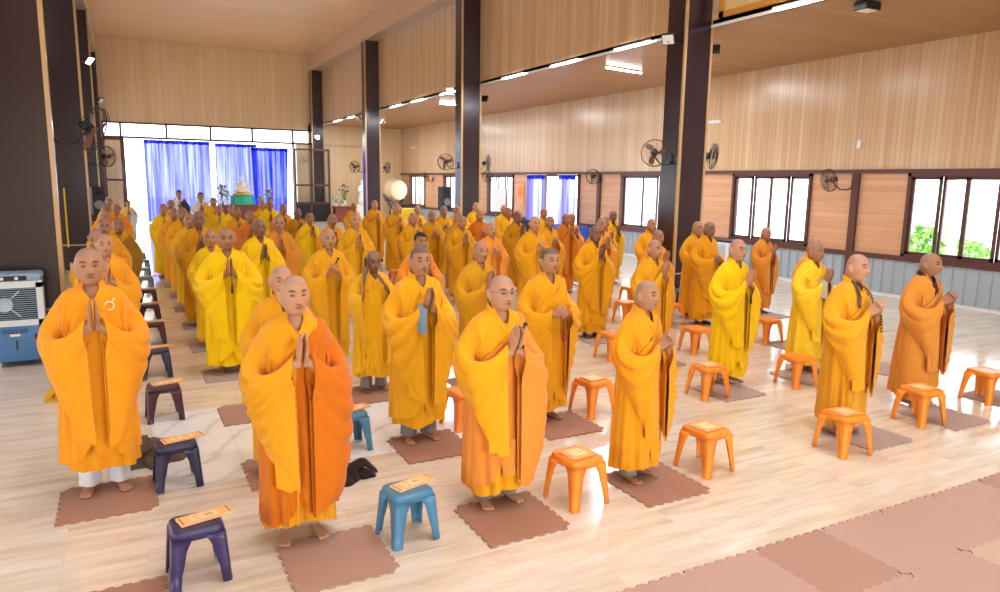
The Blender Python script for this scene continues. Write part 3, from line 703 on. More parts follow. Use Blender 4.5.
STOOLS = [
 (.25, 4.12, 'purple', 'b', .05, 'dark purple stool at the bottom left', 'pale yellow booklet on the dark purple stool at the bottom left'),
 (.23, 5.52, 'navy', 'b', .05, 'navy stool beside the leftmost monk', 'pale yellow booklet on the navy stool beside the leftmost monk'),
 (.22, 7.15, 'maroon', 'b', .05, 'maroon stool at the near end of the left aisle file, behind the olive robe heap', 'booklet on the maroon stool behind the olive robe heap'),
 (.21, 8.76, 'navy', 'b', .05, 'blue grey stool behind the maroon stool in the left file', 'booklet on the blue grey stool in the left file'),
 (.24, 10.38, 'maroon', 'b', 0, 'second maroon stool in the left file, behind the blue grey one', 'booklet on the second maroon stool in the left file'),
 (.24, 11.92, 'maroon', 'b', .05, 'third maroon stool in the left file', 'booklet on the third maroon stool in the left file'),
 (.26, 13.51, 'maroon', 'b', 0, 'farthest maroon stool in the left file, before the teal ones', 'booklet on the farthest maroon stool in the left file'),
 (.27, 15.17, 'teal', 'b', 0, 'nearest grey teal stool in the left file', 'booklet on the nearest grey teal stool in the left file'),
 (.25, 16.78, 'teal', 'b', 0, 'second grey teal stool in the left file', None),
 (.3, 18.4, 'teal', 'b', 0, 'third grey teal stool in the left file', None),
 (.26, 20.04, 'teal', 'b', 0, 'farthest grey teal stool in the left file', None),
 (1.48, 4.03, 'blue', 'b', .12, 'blue stool in front, right of the amber and orange monk', 'yellow booklet on the front blue stool'),
 (1.56, 5.66, 'blue', 'b', .1, 'blue stool half hidden behind the amber and orange monk', 'orange booklet on the half hidden blue stool'),
 (9.12, 9.92, 'blue', 'a', 0, 'small blue stool against the dark column', None),
 (2.75, 4.0, 'orange', 'a', .12, 'orange stool right of the front monk with glasses', 'orange booklet on the stool right of the front monk with glasses'),
 (4.0, 4.03, 'orange', 'a', .12, 'orange stool right of the small front monk', 'orange booklet on the stool right of the small front monk'),
 (3.99, 5.58, 'orange', 'a', .12, 'orange stool right of the monk with red beads', 'orange booklet on the stool right of the monk with red beads'),
 (5.36, 3.80, 'orange', 'a', -.12, 'orange stool before the bead wearing monk at right', 'flat booklet on the stool before the bead wearing monk'),
 (6.72, 3.98, 'orange', 'a', -.12, 'orange stool before the tan robed monk at right', 'flat booklet on the stool before the tan robed monk'),
 (8.05, 4.1, 'orange', 'a', -.1, 'orange stool at the right picture edge', None),
 (6.69, 5.4, 'orange', 'a', -.1, 'orange stool before the pale yellow monk with grey cuff', None),
 (5.44, 5.5, 'orange', 'a', -.12, 'orange stool beside the bright yellow monk with glasses', 'flat booklet on the stool beside the bright yellow monk with glasses'),
 (6.75, 7.1, 'orange', 'a', -.1, 'orange stool left of the bright yellow monk, second in depth', None),
 (8.16, 7.15, 'orange', 'a', -.1, 'orange stool seen right behind the bright yellow monk', None),
 (7.75, 8.75, 'orange', 'a', 0, 'orange stool in front of the small blue stool', None),
 (2.68, 5.78, 'orange', 'a', .1, 'orange stool peeping out left of the monk with glasses and peach sash', None),
 (5.5, 7.3, 'orange', 'a', .05, 'orange stool just left of the small front monk, in mid hall', None),
 (7.2, 9.2, 'orange', 'a', 0, 'orange stool above the small front monk head, nearer one', None),
 (8.3, 10.5, 'orange', 'a', 0, 'orange stool above the small front monk head, farther one', None),
 (5.09, 14.4, 'orange', 'a', 0, 'far orange stool between the monk on the phone and the one with blue undersleeve', None),
]
LIGHT, TAN, BROWN, DARK = 'c69270', 'b68462', 'a77656', '8d6450'
G1, G2, YB, YP, OR, TN, OC, LO = 'f0a51c', 'e99c17', 'ffce00', 'ffd02a', 'e58a1c', 'd9933a', 'cf9012', 'f09a3c'
# key, x, y, height, label, options
PEOPLE = [
 (-.24, 5.62, 1.75, 'leftmost large monk, golden orange robe with pale ring brooch, palms joined, white trousers', dict(robe='f49f1a', lod=0, seed=1, skin_c=TAN, trousers='trouser', yaw=.05, pose='pray', drape=.3, hv=1, brooch=1, zb=.2)),
 (.87, 4.32, 1.67, 'nearest monk, amber right sleeve and deep orange sash, palms joined', dict(robe='eda116', kas='d9720d', lod=0, seed=3, skin_c=LIGHT, yaw=-.02, drape=1., hv=0, turn=.08)),
 (2.22, 4.22, 1.615, 'front monk with glasses, yellow robe and pale peach orange sash, holding a small black clip', dict(robe='f2ac14', kas='ee9538', lod=0, seed=5, skin_c=LIGHT, trousers='trouser_grey', zb=.14, yaw=.03, drape=1., hv=3, wide=1.06, glasses=1, clip=1, bracelet=1)),
 (3.38, 4.12, 1.535, 'small front monk in an orange gold robe looking to the right, between two orange stools', dict(robe='eea016', lod=0, seed=7, skin_c=TAN, pose='clasp', yaw=.32, drape=.5, hv=1, trousers='trouser_grey', zb=.13)),
 (5.75, 4.12, 1.65, 'right front monk in a gold robe wearing a brown bead necklace and dark strap', dict(robe='eba51c', kas='dd9818', lod=0, seed=9, skin_c=LIGHT, pose='clasp', yaw=.1, drape=.5, hv=3, beads='neck')),
 (7.26, 4.38, 1.585, 'rightmost monk in a tan orange robe with dark collar edge, beneath the big window', dict(robe='dc8f35', lod=0, seed=11, skin_c=BROWN, pose='clasp', yaw=.1, drape=.4, hv=1, wide=1.08, collar='4a2a20')),
 (6.03, 5.8, 1.645, 'bright yellow robed monk with glasses holding a black tassel', dict(robe=YB, lod=0, seed=13, skin_c=LIGHT, yaw=.05, drape=.4, hv=3, glasses=1, tassel=1)),
 (7.27, 5.76, 1.58, 'pale yellow robed monk with a grey cuff and black bead loop, right of the gap', dict(robe=YP, lod=1, seed=15, skin_c=BROWN, yaw=.05, drape=.4, cuff='b9b4a6', loop=1)),
 (7.85, 6.25, 1.58, 'orange robed monk partly hidden behind the pale yellow robed monk', dict(robe='ee9a30', lod=1, seed=16, skin_c=TAN, yaw=.1, pose='clasp')),
 (9.9, 8.88, 1.52, 'tan orange robed monk alone before the second window and white cooler', dict(robe='d9892a', lod=1, seed=17, skin_c=BROWN, yaw=.1, tassel=1, drape=.3)),
 (8.2, 8.5, 1.66, 'gold robed dark monk right of the dark column, front of the pair', dict(robe='e69e14', lod=1, seed=18, skin_c=DARK, pose='low', yaw=.1)),
 (8.5, 9.08, 1.63, 'gold robed monk half hidden behind the pair right of the dark column', dict(robe='eca81c', lod=1, seed=19, skin_c=TAN, yaw=.1)),
 (5.62, 6.72, 1.575, 'bald monk with raised joined hands left of the dark column, lowest of three', dict(robe='e8a414', lod=1, seed=20, skin_c=TAN, yaw=.15, pose='prayhigh')),
 (7.0, 8.3, 1.565, 'middle one of three monks left of the dark column, chin raised', dict(robe='ea9f18', lod=1, seed=21, skin_c=BROWN, yaw=.1)),
 (8.28, 10.0, 1.63, 'rear one of three monks against the left edge of the dark column', dict(robe='efa71a', lod=1, seed=22, skin_c=TAN, yaw=.05)),
 (2.17, 5.6, 1.69, 'yellow robed monk with dark stubble and a blue undersleeve at his joined palms', dict(robe='f4b118', lod=0, seed=23, skin_c=TAN, yaw=.02, drape=.5, hv=0, trousers='trouser_grey', cuff='7fa8c4', stub=1, zb=.17)),
 (3.31, 8.5, 1.575, 'orange robed man with short black hair seen over the shoulder of the blue sleeved monk', dict(robe='f09428', lod=1, seed=24, skin_c=BROWN, yaw=.1, hair=1)),
 (2.26, 7.16, 1.51, 'hunched yellow robed monk speaking on a black mobile phone', dict(robe='eeb21c', kas='f2b60e', lod=0, seed=25, skin_c=DARK, pose='phone', yaw=.05, tilt=.22, phone=1, trousers='trouser_grey', zb=.2)),
 (3.45, 5.6, 1.64, 'gold robed monk with dark stubble holding a red bead string low', dict(robe='eba614', lod=0, seed=27, skin_c=TAN, pose='low', yaw=.05, drape=.5, hv=1, beads='hand', stub=1)),
 (3.42, 7.0, 1.59, 'ochre robed monk behind the front monk with glasses, face turned right', dict(robe='dda016', lod=1, seed=28, skin_c=TAN, yaw=.15)),
 (1.0, 5.4, 1.6, 'hidden monk whose bald crown shows right behind the nearest monk', dict(robe='eea61a', lod=1, seed=29, skin_c=LIGHT, yaw=0)),
 (1.0, 8.6, 1.67, 'broad bright yellow monk at the aisle with joined palms and black tassel', dict(robe='ffcf00', lod=0, seed=31, skin_c=BROWN, yaw=-.02, drape=.3, hv=1, wide=1.12, tassel=1)),
 (.98, 10.05, 1.56, 'yellow robed monk close behind the broad bright yellow monk', dict(robe='ffcc0c', lod=1, seed=32, skin_c=TAN, yaw=-.1)),
 (.97, 11.55, 1.735, 'tall ochre gold monk in the aisle file behind the two bright yellow ones', dict(robe='dd9a12', lod=1, seed=33, skin_c=DARK, yaw=-.02, trousers='trouser')),
 (.95, 13.0, 1.64, 'gold robed monk in the aisle file just behind the tall ochre monk', dict(robe='f2b70e', skin_c=TAN, seed=1, yaw=0)),
 (.94, 14.5, 1.68, 'orange gold monk, fourth from the front in the aisle file', dict(robe='e8a016', skin_c=BROWN, seed=2, yaw=0)),
 (.88, 16.0, 1.61, 'orange robed monk, fifth from the front in the aisle file', dict(robe='ea9c1c', skin_c=BROWN, seed=3, yaw=0)),
 (.76, 17.5, 1.64, 'bright yellow monk standing out at the left end of the aisle file', dict(robe='ffcc10', skin_c=TAN, seed=1, yaw=0)),
 (1.07, 20.5, 1.64, 'farthest monk of the aisle file, only the head showing', dict(robe='f0b014', skin_c=BROWN, seed=2)),
 (-.21, 8.6, 1.63, 'monk right behind the leftmost large monk, smiling face over his shoulder', dict(robe='f4a720', lod=1, skin_c=LIGHT, seed=35, yaw=.1)),
 (-.33, 9.95, 1.6, 'bowing bald monk just left behind the smiling one in the left file', dict(robe='eaa41c', lod=1, skin_c=TAN, seed=36, tilt=.35)),
 (-.27, 11.5, 1.64, 'monk third behind in the left file, left one of two heads', dict(robe='f0a51c', skin_c=TAN, seed=3)),
 (-.1, 12.5, 1.6, 'monk third behind in the left file, right one of two heads with olive cloth', dict(robe='d8a01a', kas='a0761c', skin_c=BROWN, seed=1)),
 (-.32, 14.5, 1.62, 'bald monk far in the left file, lower of the last heads', dict(robe='f2a41e', skin_c=TAN, seed=2)),
 (-.34, 17.0, 1.66, 'orange robed monk with grey hair far in the left file', dict(robe='f09420', skin_c=BROWN, seed=3, hair=2)),
 (-.16, 18.6, 1.6, 'orange robed monk at the right end of the far left file', dict(robe='f2992a', skin_c=BROWN, seed=1)),
 (-.36, 22.0, 1.66, 'last figure in the left file wearing a grey cap and yellow robe', dict(robe='f6cf3a', skin_c=TAN, seed=2, hair=3)),
 (.12, 27.5, 1.4, 'small distant person in pale grey and yellow walking by the far left door', dict(robe='f2c566', kas='d9d6d6', skin_c=TAN, seed=3, hair=1)),
 (1.72, 27.5, 1.76, 'distant standing person in white with a navy vest before the left curtain', dict(robe='e9e8ee', kas='3c3c60', skin_c=TAN, seed=1, hair=1)),
 (2.2, 25.0, 1.73, 'distant standing person in white and orange before the left curtain', dict(robe='efe9e4', kas='f0b04c', skin_c=TAN, seed=2, hair=1)),
 (2.25, 21.8, 1.68, 'far yellow monk before the left end of the altar table', dict(robe='f4bf18', skin_c=TAN, seed=3)),
 (2.08, 19.0, 1.565, 'far yellow monk in the second file, third from its back', dict(robe='f6c818', skin_c=TAN, seed=1)),
 (2.2, 17.6, 1.635, 'far bright yellow monk in the second file, second from its back', dict(robe='f8d012', skin_c=BROWN, seed=2)),
 (2.1, 16.0, 1.62, 'gold robed monk in the second file below the seated statue', dict(robe='eea81a', skin_c=BROWN, seed=3)),
 (2.14, 14.5, 1.62, 'rust orange robed monk in the second file under the teal pedestal', dict(robe='dc8226', skin_c=BROWN, seed=1)),
 (1.62, 10.2, 1.68, 'bright yellow robed dark faced monk right of the broad yellow monk', dict(robe='ffcc06', lod=1, skin_c=DARK, seed=37, yaw=.1)),
 (3.35, 20.5, 1.63, 'far gold monk before the right half of the altar table', dict(robe='f0b222', skin_c=TAN, seed=2)),
 (3.28, 18.9, 1.70, 'far tall bright yellow monk below the red flower stalk', dict(robe='f9d40e', skin_c=BROWN, seed=3)),
 (3.34, 17.5, 1.64, 'far orange gold monk below the bunched dark blue curtain', dict(robe='e6a01e', skin_c=BROWN, seed=1)),
 (3.36, 16.0, 1.6, 'ochre brown robed monk before the glass screen kick panels', dict(robe='c28a18', skin_c=DARK, seed=2)),
 (3.28, 14.5, 1.56, 'yellow robed monk with raised palms before the dark glass screen', dict(robe='f7ca10', skin_c=BROWN, seed=3, pose='prayhigh')),
 (3.35, 13.0, 1.61, 'orange gold monk before the red brown cabinet', dict(robe='efa21e', skin_c=BROWN, seed=1)),
 (2.12, 11.5, 1.66, 'tan orange robed monk with dark glasses in the second file', dict(robe='dd9030', lod=1, skin_c=TAN, seed=38, glasses=1, yaw=-.05)),
 (2.14, 8.5, 1.645, 'golden yellow robed monk holding a black tassel high, left of the phone speaker', dict(robe='eba916', lod=1, skin_c=TAN, seed=39, pose='clasp', clip=1)),
 (5.75, 19.9, 1.58, 'far gold monk below the white standing statue', dict(robe='edb01e', skin_c=BROWN, seed=2)),
 (5.85, 18.3, 1.70, 'tall golden monk in front of the third column foot', dict(robe='e9a416', skin_c=LIGHT, seed=3)),
 (5.63, 16.0, 1.71, 'tall golden monk below the great drum with a long dark tassel', dict(robe='e7a31a', skin_c=LIGHT, seed=1, tassel=1)),
 (3.35, 11.5, 1.69, 'yellow gold monk with white joined palms left of the third column', dict(robe='e8ac18', lod=1, skin_c=LIGHT, seed=40)),
 (4.95, 13.1, 1.61, 'golden monk in mid hall looking down, left of the taller ochre one', dict(robe='eaa81a', skin_c=TAN, seed=2)),
 (6.75, 17.5, 1.59, 'far yellow monk beside the yellow cloth table', dict(robe='f3bb24', skin_c=LIGHT, seed=3)),
 (5.6, 13.7, 1.635, 'ochre gold monk with clasped hands right of the drum', dict(robe='dfa01a', lod=1, skin_c=TAN, seed=41, pose='clasp')),
 (6.5, 15.2, 1.67, 'far gold monk under the black loudspeaker, left one', dict(robe='e9a91e', skin_c=BROWN, seed=1, pose='clasp')),
 (6.05, 17.0, 1.61, 'far monk mostly hidden behind the tall monk below the drum', dict(robe='eeb422', skin_c=TAN, seed=2)),
 (7.2, 16.0, 1.64, 'far gold monk under the black loudspeaker, right one', dict(robe='f0ae22', skin_c=TAN, seed=3)),
 (5.82, 12.9, 1.64, 'ochre brown monk in mid hall turned sideways', dict(robe='d3961a', skin_c=TAN, seed=1, yaw=.4)),
 (5.5, 12.0, 1.6, 'gold robed monk in front of the ochre brown one in mid hall', dict(robe='e2a21a', lod=1, skin_c=TAN, seed=42)),
 (8.43, 17.5, 1.67, 'yellow monk at the right foot of the second column', dict(robe='f5bb1e', skin_c=LIGHT, seed=2)),
 (6.7, 13.7, 1.63, 'deep orange robed monk right of the second column', dict(robe='da7c1c', skin_c=TAN, seed=3, pose='clasp')),
 (5.3, 10.4, 1.575, 'small pale orange robed monk in mid hall', dict(robe='f39d3a', lod=1, skin_c=LIGHT, seed=43, pose='clasp')),
 (8.5, 16.0, 1.66, 'far yellow monk before the window, left of two', dict(robe='f3b91e', skin_c=TAN, seed=1)),
 (7.81, 14.5, 1.66, 'far yellow monk before the window, right of two', dict(robe='f5bd16', skin_c=BROWN, seed=2)),
 (7.0, 12.6, 1.665, 'ochre robed dark monk with high joined palms before the orange poster', dict(robe='cd920e', lod=1, skin_c=DARK, seed=44, pose='prayhigh')),
 (5.87, 10.0, 1.69, 'gold robed monk with bald broad head right of the pale orange one', dict(robe='eda816', lod=1, skin_c=LIGHT, seed=45, pose='clasp')),
 (8.77, 14.5, 1.64, 'yellow monk before the lavender curtain of the garden door', dict(robe='f6c01a', skin_c=BROWN, seed=3)),
 (6.9, 11.2, 1.63, 'gold robed monk with hands clasped before the garden door', dict(robe='e8a01a', lod=1, skin_c=BROWN, seed=46, pose='clasp')),
 (7.9, 12.2, 1.625, 'rust orange robed monk before the garden door', dict(robe='d9801c', lod=1, skin_c=BROWN, seed=47, pose='prayhigh')),
 (8.57, 13.0, 1.58, 'orange gold monk with a black bead loop beside the rust robed one', dict(robe='e9961e', skin_c=BROWN, seed=1, loop=1)),
 (5.98, 8.45, 1.63, 'dark skinned elderly monk in gold with raised clasped hands in mid hall', dict(robe='eda90f', lod=0, skin_c='86604c', seed=48, pose='prayhigh', hv=2)),
 (7.2, 10.0, 1.66, 'orange gold monk just behind the dark skinned elderly monk', dict(robe='e99a24', lod=1, skin_c=TAN, seed=49)),
 (8.36, 11.5, 1.6, 'monk whose head is mostly hidden behind the orange gold monk in mid hall', dict(robe='eca426', skin_c=BROWN, seed=2)),
 (9.66, 13.0, 1.64, 'yellow robed dark faced monk with a black shoulder bag by the garden door', dict(robe='f4b81c', lod=1, skin_c=DARK, seed=50, bag=1)),
]
def add_glasses(t):
    g = MB()
    for sx in (-1, 1):
        q = np.linspace(0, 2*PI, 22); g.tube([(sx*.038+.025*math.cos(a), -.140, 1.551+.018*math.sin(a)) for a in q], .0022, 5, cap=False)
        g.tube([(sx*.063, -.138, 1.556), (sx*.085, -.09, 1.557), (sx*.098, -.03, 1.555), (sx*.098, -.01, 1.545)], .002, 5)
    g.tube([(-.01, -.140, 1.553), (0, -.142, 1.556), (.01, -.140, 1.553)], .0022, 5)
    g.obj('eyeglasses', M['grey_metal'], t, smooth=True)
def beadstring(t, pts, r, m, name='bead_string'):
    P = catmull(np.array(pts, float), np.linspace(0, 1, 160)); L = np.concatenate([[0], np.cumsum(np.linalg.norm(np.diff(P, axis=0), axis=1))]); n = int(L[-1]/(r*2.1)); g = MB()
    for s_ in np.linspace(0, L[-1], n): g.ball([np.interp(s_, L, P[:, k]) for k in range(3)], r, 8, 6)
    g.obj(name, m, t, smooth=True)
for x, y, h, lab, op in PEOPLE:
    op = dict(op); ex = {k: op.pop(k) for k in list(op) if k in ('brooch', 'glasses', 'clip', 'bracelet', 'beads', 'tassel', 'cuff', 'loop', 'phone', 'hair', 'bag', 'stub')}
    op.setdefault('yaw', random.Random(x*7+y).uniform(-.08, .1)); op.setdefault('drape', .4); op.setdefault('hv', int(x*10+y*7) % 4 if op.get('lod', 2) < 2 else int(y*3) % 2)
    yaw = op.pop('yaw'); op['wide'] = op.get('wide', 1)*.91; t = monk(x, y, h, yaw, lab, z0=.012, **op)
    pose = op.get('pose', 'pray'); wz = pose_info(pose)['w'][0][2]; hy = pose_info(pose)['w'][0][1]
    if 'glasses' in ex: add_glasses(t)
    if 'brooch' in ex:
        q = np.linspace(0, 2*PI, 25); c0 = np.array([.105, -.132, 1.285]); g = MB(); g.tube([c0+[.028*math.cos(a), .012*abs(math.cos(a)), .028*math.sin(a)] for a in q], .006, 6, cap=False); g.tube([c0+[.02, .01, .025], c0+[.035, .012, .05]], .006, 6)
        g.obj('ring_brooch', mat('ivory_ring', 'f6e7b8', .35), t, smooth=True)
    if 'clip' in ex:
        g = MB().rbox((.03, hy-.05, wz+.13), (.02, .016, .07), .005, rot=Matrix.Rotation(.5, 3, 'Y')); g.ball((.055, hy-.05, wz+.175), (.018, .01, .016)); g.obj('black_clip', M['black'], t)
    if 'bracelet' in ex: 
        q = np.linspace(0, 2*PI, 17); beadstring(t, [(.032+.033*math.cos(a), -.24+.03*math.sin(a), 1.195) for a in q], .008, M['bead_dark'], 'bead_bracelet')
    if ex.get('beads') == 'hand': beadstring(t, [(-.045, -.31, 1.06), (-.052, -.335, .98), (-.04, -.335, .88), (-.005, -.337, .83), (.03, -.335, .88), (.045, -.335, .98), (.04, -.33, 1.06)], .0095, M['bead'], 'bead_string')
    if ex.get('beads') == 'neck':
        beadstring(t, [(-.02, -.05, 1.40), (.05, -.10, 1.36), (.085, -.145, 1.30), (.07, -.20, 1.2), (.045, -.285, 1.13), (.03, -.31, 1.0)], .012, mat('bead_wood', '6a3a22', .35), 'bead_necklace')
        g = band(catmull(np.array([(-.06, .03, 1.44), (-.075, -.06, 1.40), (-.095, -.125, 1.32), (-.10, -.15, 1.2)]), np.linspace(0, 1, 16)), .014, .006); g.obj('dark_strap', M['bead_dark'], t, smooth=True)
    if 'tassel' in ex:
        g = MB().tube([(.012, hy-.02, wz+.02), (.016, hy-.045, wz-.06), (.014, hy-.05, wz-.13)], .004, 5); g.lathe([(.004, 0), (.011, -.015), (.009, -.03), (.015, -.10), (.001, -.105)], (.014, hy-.05, wz-.12), 10); g.obj('black_tassel', M['black'], t, smooth=True)
    if 'loop' in ex: beadstring(t, [(-.02, hy-.03, wz+.04), (-.06, hy-.05, wz-.08), (-.05, hy-.06, wz-.19), (0, hy-.06, wz-.21), (.03, hy-.05, wz-.1), (.02, hy-.03, wz+.03)], .011, M['black'], 'bead_loop')
    if 'cuff' in ex:
        a = np.linspace(0, 2*PI, 24, endpoint=False); c = []
        for u_ in (0, .5, 1):
            zc = wz+.02-u_*.21; w_ = .052+.02*u_
            c.append([(-.055-.02*u_+w_*math.cos(q)*.6, hy+.0-.0*u_+w_*1.25*math.sin(q), zc-.02*math.cos(q+.6)) for q in a])
        MB().grid(np.array(c), cv=True).obj('undersleeve', fab(ex['cuff']), t, smooth=True)
    if 'phone' in ex: MB().rbox((-.125, -.085, 1.515), (.012, .07, .15), .006, rot=Matrix.Rotation(.15, 3, 'X')).obj('mobile_phone', M['black'], t)
    if 'hair' in ex or 'stub' in ex:
        hv = op['hv']; w_ = (1, 1.07, .95, 1.03)[hv]; Hh = head_pts(48, 40, w_, (1, 1.25, .85, 1.1)[hv])*np.array([1.17, 1.13, 1.06]); th_ = .012 if ex.get('hair') else .003
        Rm = np.array(Matrix.Rotation(op.get('turn', 0), 3, 'Z') @ Matrix.Rotation(op.get('tilt', 0), 3, 'X'))
        Hh = Hh*(1+th_/.09); g = MB(); V = Hh.reshape(-1, 3); zz, yy = V[:, 2], V[:, 1]
        ok = zz > np.where(yy < -.03, .078, np.where(yy < .02, .02, -.045))
        g.grid(Hh, cv=True); g.f = [f for f in g.f if all(ok[i] for i in f)]; g.mi = [0]*len(g.f); g.v = [V@Rm.T+np.array([0, -.03, 1.537])]
        g.obj('cap' if ex.get('hair') == 3 else 'hair', fab('b9bcc4') if ex.get('hair') == 3 else (mat('grey_hair', '8f8a88', .8) if ex.get('hair') == 2 else (M['hair'] if ex.get('hair') else M['stubble'])), t, smooth=True)
    if 'bag' in ex:
        MB().rbox((.20, -.16, .98), (.12, .05, .2), .02).obj('shoulder_bag', M['black'], t); band(catmull(np.array([(-.1, .1, 1.36), (-.06, -.09, 1.38), (.06, -.16, 1.24), (.19, -.19, 1.08)]), np.linspace(0, 1, 20)), .012, .008).obj('bag_strap', M['black'], t)

# ------------------------------------------------------------------ marble inlay
struct('floor_inlay', MB().box(.1, 3.15, 5.42, 7.26, 0, .004), M['marble'], label='white veined marble inlay in the laminate floor')

# ------------------------------------------------------------------ foam mats
M['mat'] = mat('brown_foam_mat', 'a97d68', .75); M['mat_b'] = mat('light_brown_foam_mat', 'b08a79', .72); M['mat_c'] = mat('pinkish_foam_mat', 'bb9a8d', .7); M['mat_g'] = mat('painted_sheen_foam_mat', 'b09a93', .75); M['mat_s'] = mat('sandy_foam_mat', 'c6ac98', .7)  # mat_g: paler grey tint paints in the light reflecting off the mats
for k in ('mat', 'mat_b', 'mat_c', 'mat_g', 'mat_s'):
    t = NT(M[k]); t.bump(t.noise(t.coords(), 260, 2), .35, .003)
def mat_outline(s=.6, n=14, d=.014):
    pts = []; u = s/n
    def edge(p, q, ph):
        p, q = np.array(p), np.array(q); e = (q-p)/n; nrm = np.array([e[1], -e[0]]); nrm = nrm/np.linalg.norm(nrm)*d
        for i in range(n):
            a = p+e*i; b = p+e*(i+1)
            if i % 2 == ph:
                w = e*.10; pts.extend([a+w-nrm*.5, a-w*.3+nrm*.5, b+w*.3+nrm*.5, b-w-nrm*.5])
    c = [(0, 0), (s, 0), (s, s), (0, s)]
    for i in range(4): edge(c[i], c[(i+1) % 4], i % 2)
    return pts
def mat_mesh():
    b = bmesh.new(); vs = [b.verts.new((p[0]-.3, p[1]-.3, 0)) for p in mat_outline()]
    f = b.faces.new(vs); r = bmesh.ops.extrude_face_region(b, geom=[f]); 
    for v in r['geom']:
        if isinstance(v, bmesh.types.BMVert): v.co.z += .012
    bmesh.ops.recalc_face_normals(b, faces=b.faces[:])
    me = bpy.data.meshes.new('floor_mat'); b.to_mesh(me); b.free(); me.materials.append(None); return me
MATM = mat_mesh()
def floor_mat_at(x, y, m, label, group=None, z=0.0, rz=0):
    o = bpy.data.objects.new('floor_mat', MATM); COL.objects.link(o); part_mat(o, M[m]); o.location = (x+.3, y+.3, z); o.rotation_euler = (0, 0, rz)
    return tag(o, label, 'mat', group)
for a in MATS: floor_mat_at(*a[:3], a[3], a[4] if len(a) > 4 else None, z=.004 if (a[0] < 3 and 5.2 < a[1] < 7.2 and a[0] > .5) else 0)

# ------------------------------------------------------------------ stools and booklets
def plastic(name, c):
    return mat(name, c, .32, spec=.5)
PL = dict(orange=plastic('orange_plastic', 'f9922b'), blue=plastic('blue_plastic', '4c86a8'), navy=plastic('navy_plastic', '2e2f4a'), purple=plastic('purple_plastic', '3d2f5e'), maroon=plastic('maroon_plastic', '4a2430'), teal=plastic('grey_teal_plastic', '6d8f96'))
def stool_meshes(wx=.138, wy=.145, h=.345, fx=.168, fy=.175):
    """seat with rounded corners and apron; four splayed channel legs"""
    st = MB()
    def rr(w, d, r, z, n=5):
        p = []
        for cx_, cy_, a0 in ((w-r, d-r, 0), (-w+r, d-r, 90), (-w+r, -d+r, 180), (w-r, -d+r, 270)):
            for i in range(n): a = math.radians(a0+90*i/(n-1)); p.append((cx_+r*math.cos(a), cy_+r*math.sin(a), z))
        return p
    P = np.array([rr(.03, .008, .008, h-.002), rr(wx-.035, wy-.035, .02, h-.002), rr(wx-.028, wy-.028, .03, h-.001), rr(wx-.022, wy-.022, .035, h), rr(wx-.01, wy-.01, .04, h), rr(wx-.002, wy-.002, .042, h-.005), rr(wx, wy, .044, h-.014), rr(wx+.006, wy+.006, .044, h-.055), rr(wx+.002, wy+.002, .042, h-.055), rr(wx-.006, wy-.006, .04, h-.016), rr(.03, .008, .008, h-.016)])
    st.grid(P, cv=True)
    st.f.append(tuple(range(20))); st.mi.append(0)
    legs = []
    for sx, sy in ((-1, -1), (1, -1), (1, 1), (-1, 1)):
        lg = MB(); rings = []
        for k, z in enumerate((h-.04, h-.075, h-.11, h-.2, .1, .004)):
            f = (h-z)/h; x, y = (wx+.004)+(fx-wx)*f, (wy+.004)+(fy-wy)*f
            wd = (.108, .092, .078, .066, .058, .053)[k]; r = .022; th = .010
            out = []; inn = []
            out.append((x-wd, y)); 
            for q in range(5): a = math.radians(90-90*q/4); out.append((x-r+r*math.cos(a), y-r+r*math.sin(a)))
            out.append((x, y-wd))
            for px, py in out[::-1]: inn.append((px-th if py < y-r*.8 or px > x-r*.5 else px, py-th if px < x-r*.8 or py > y-r*.5 else py))
            rings.append([(sx*px, sy*py, z) for px, py in out+inn])
        R_ = np.array(rings); lg.grid(R_, cv=True, flip=(sx*sy > 0)); n = R_.shape[1]
        lg.f += [tuple(range(n)), tuple(5*n+n-1-i for i in range(n))]; lg.mi += [0, 0]
        legs.append(lg.mesh('leg', [None])); 
    return st.mesh('seat', [None]), legs
STOOL = {'a': stool_meshes(), 'b': stool_meshes(.135, .12, .33, .158, .148)}
def stool(x, y, c, label, rz=0, kind='a', z=0):
    t = thing('plastic_stool', label, 'stool', (x, y, z), rz)
    s, legs = STOOL[kind]
    o = link_mesh('seat', s, t); part_mat(o, PL[c])
    for l in legs: o = link_mesh('leg', l, t); part_mat(o, PL[c])
    return t
M['paper'] = mat('booklet_cover_yellow', 'f6c48a', .55); M['paper_o'] = mat('booklet_cover_orange', 'f8b868', .5); M['paper_w'] = mat('booklet_pages', 'f4efe2', .7); M['ink'] = mat('booklet_print', '8a5a2a', .7); M['paper_p'] = mat('booklet_plate_pale', 'fbdca6', .5)
BK = {}
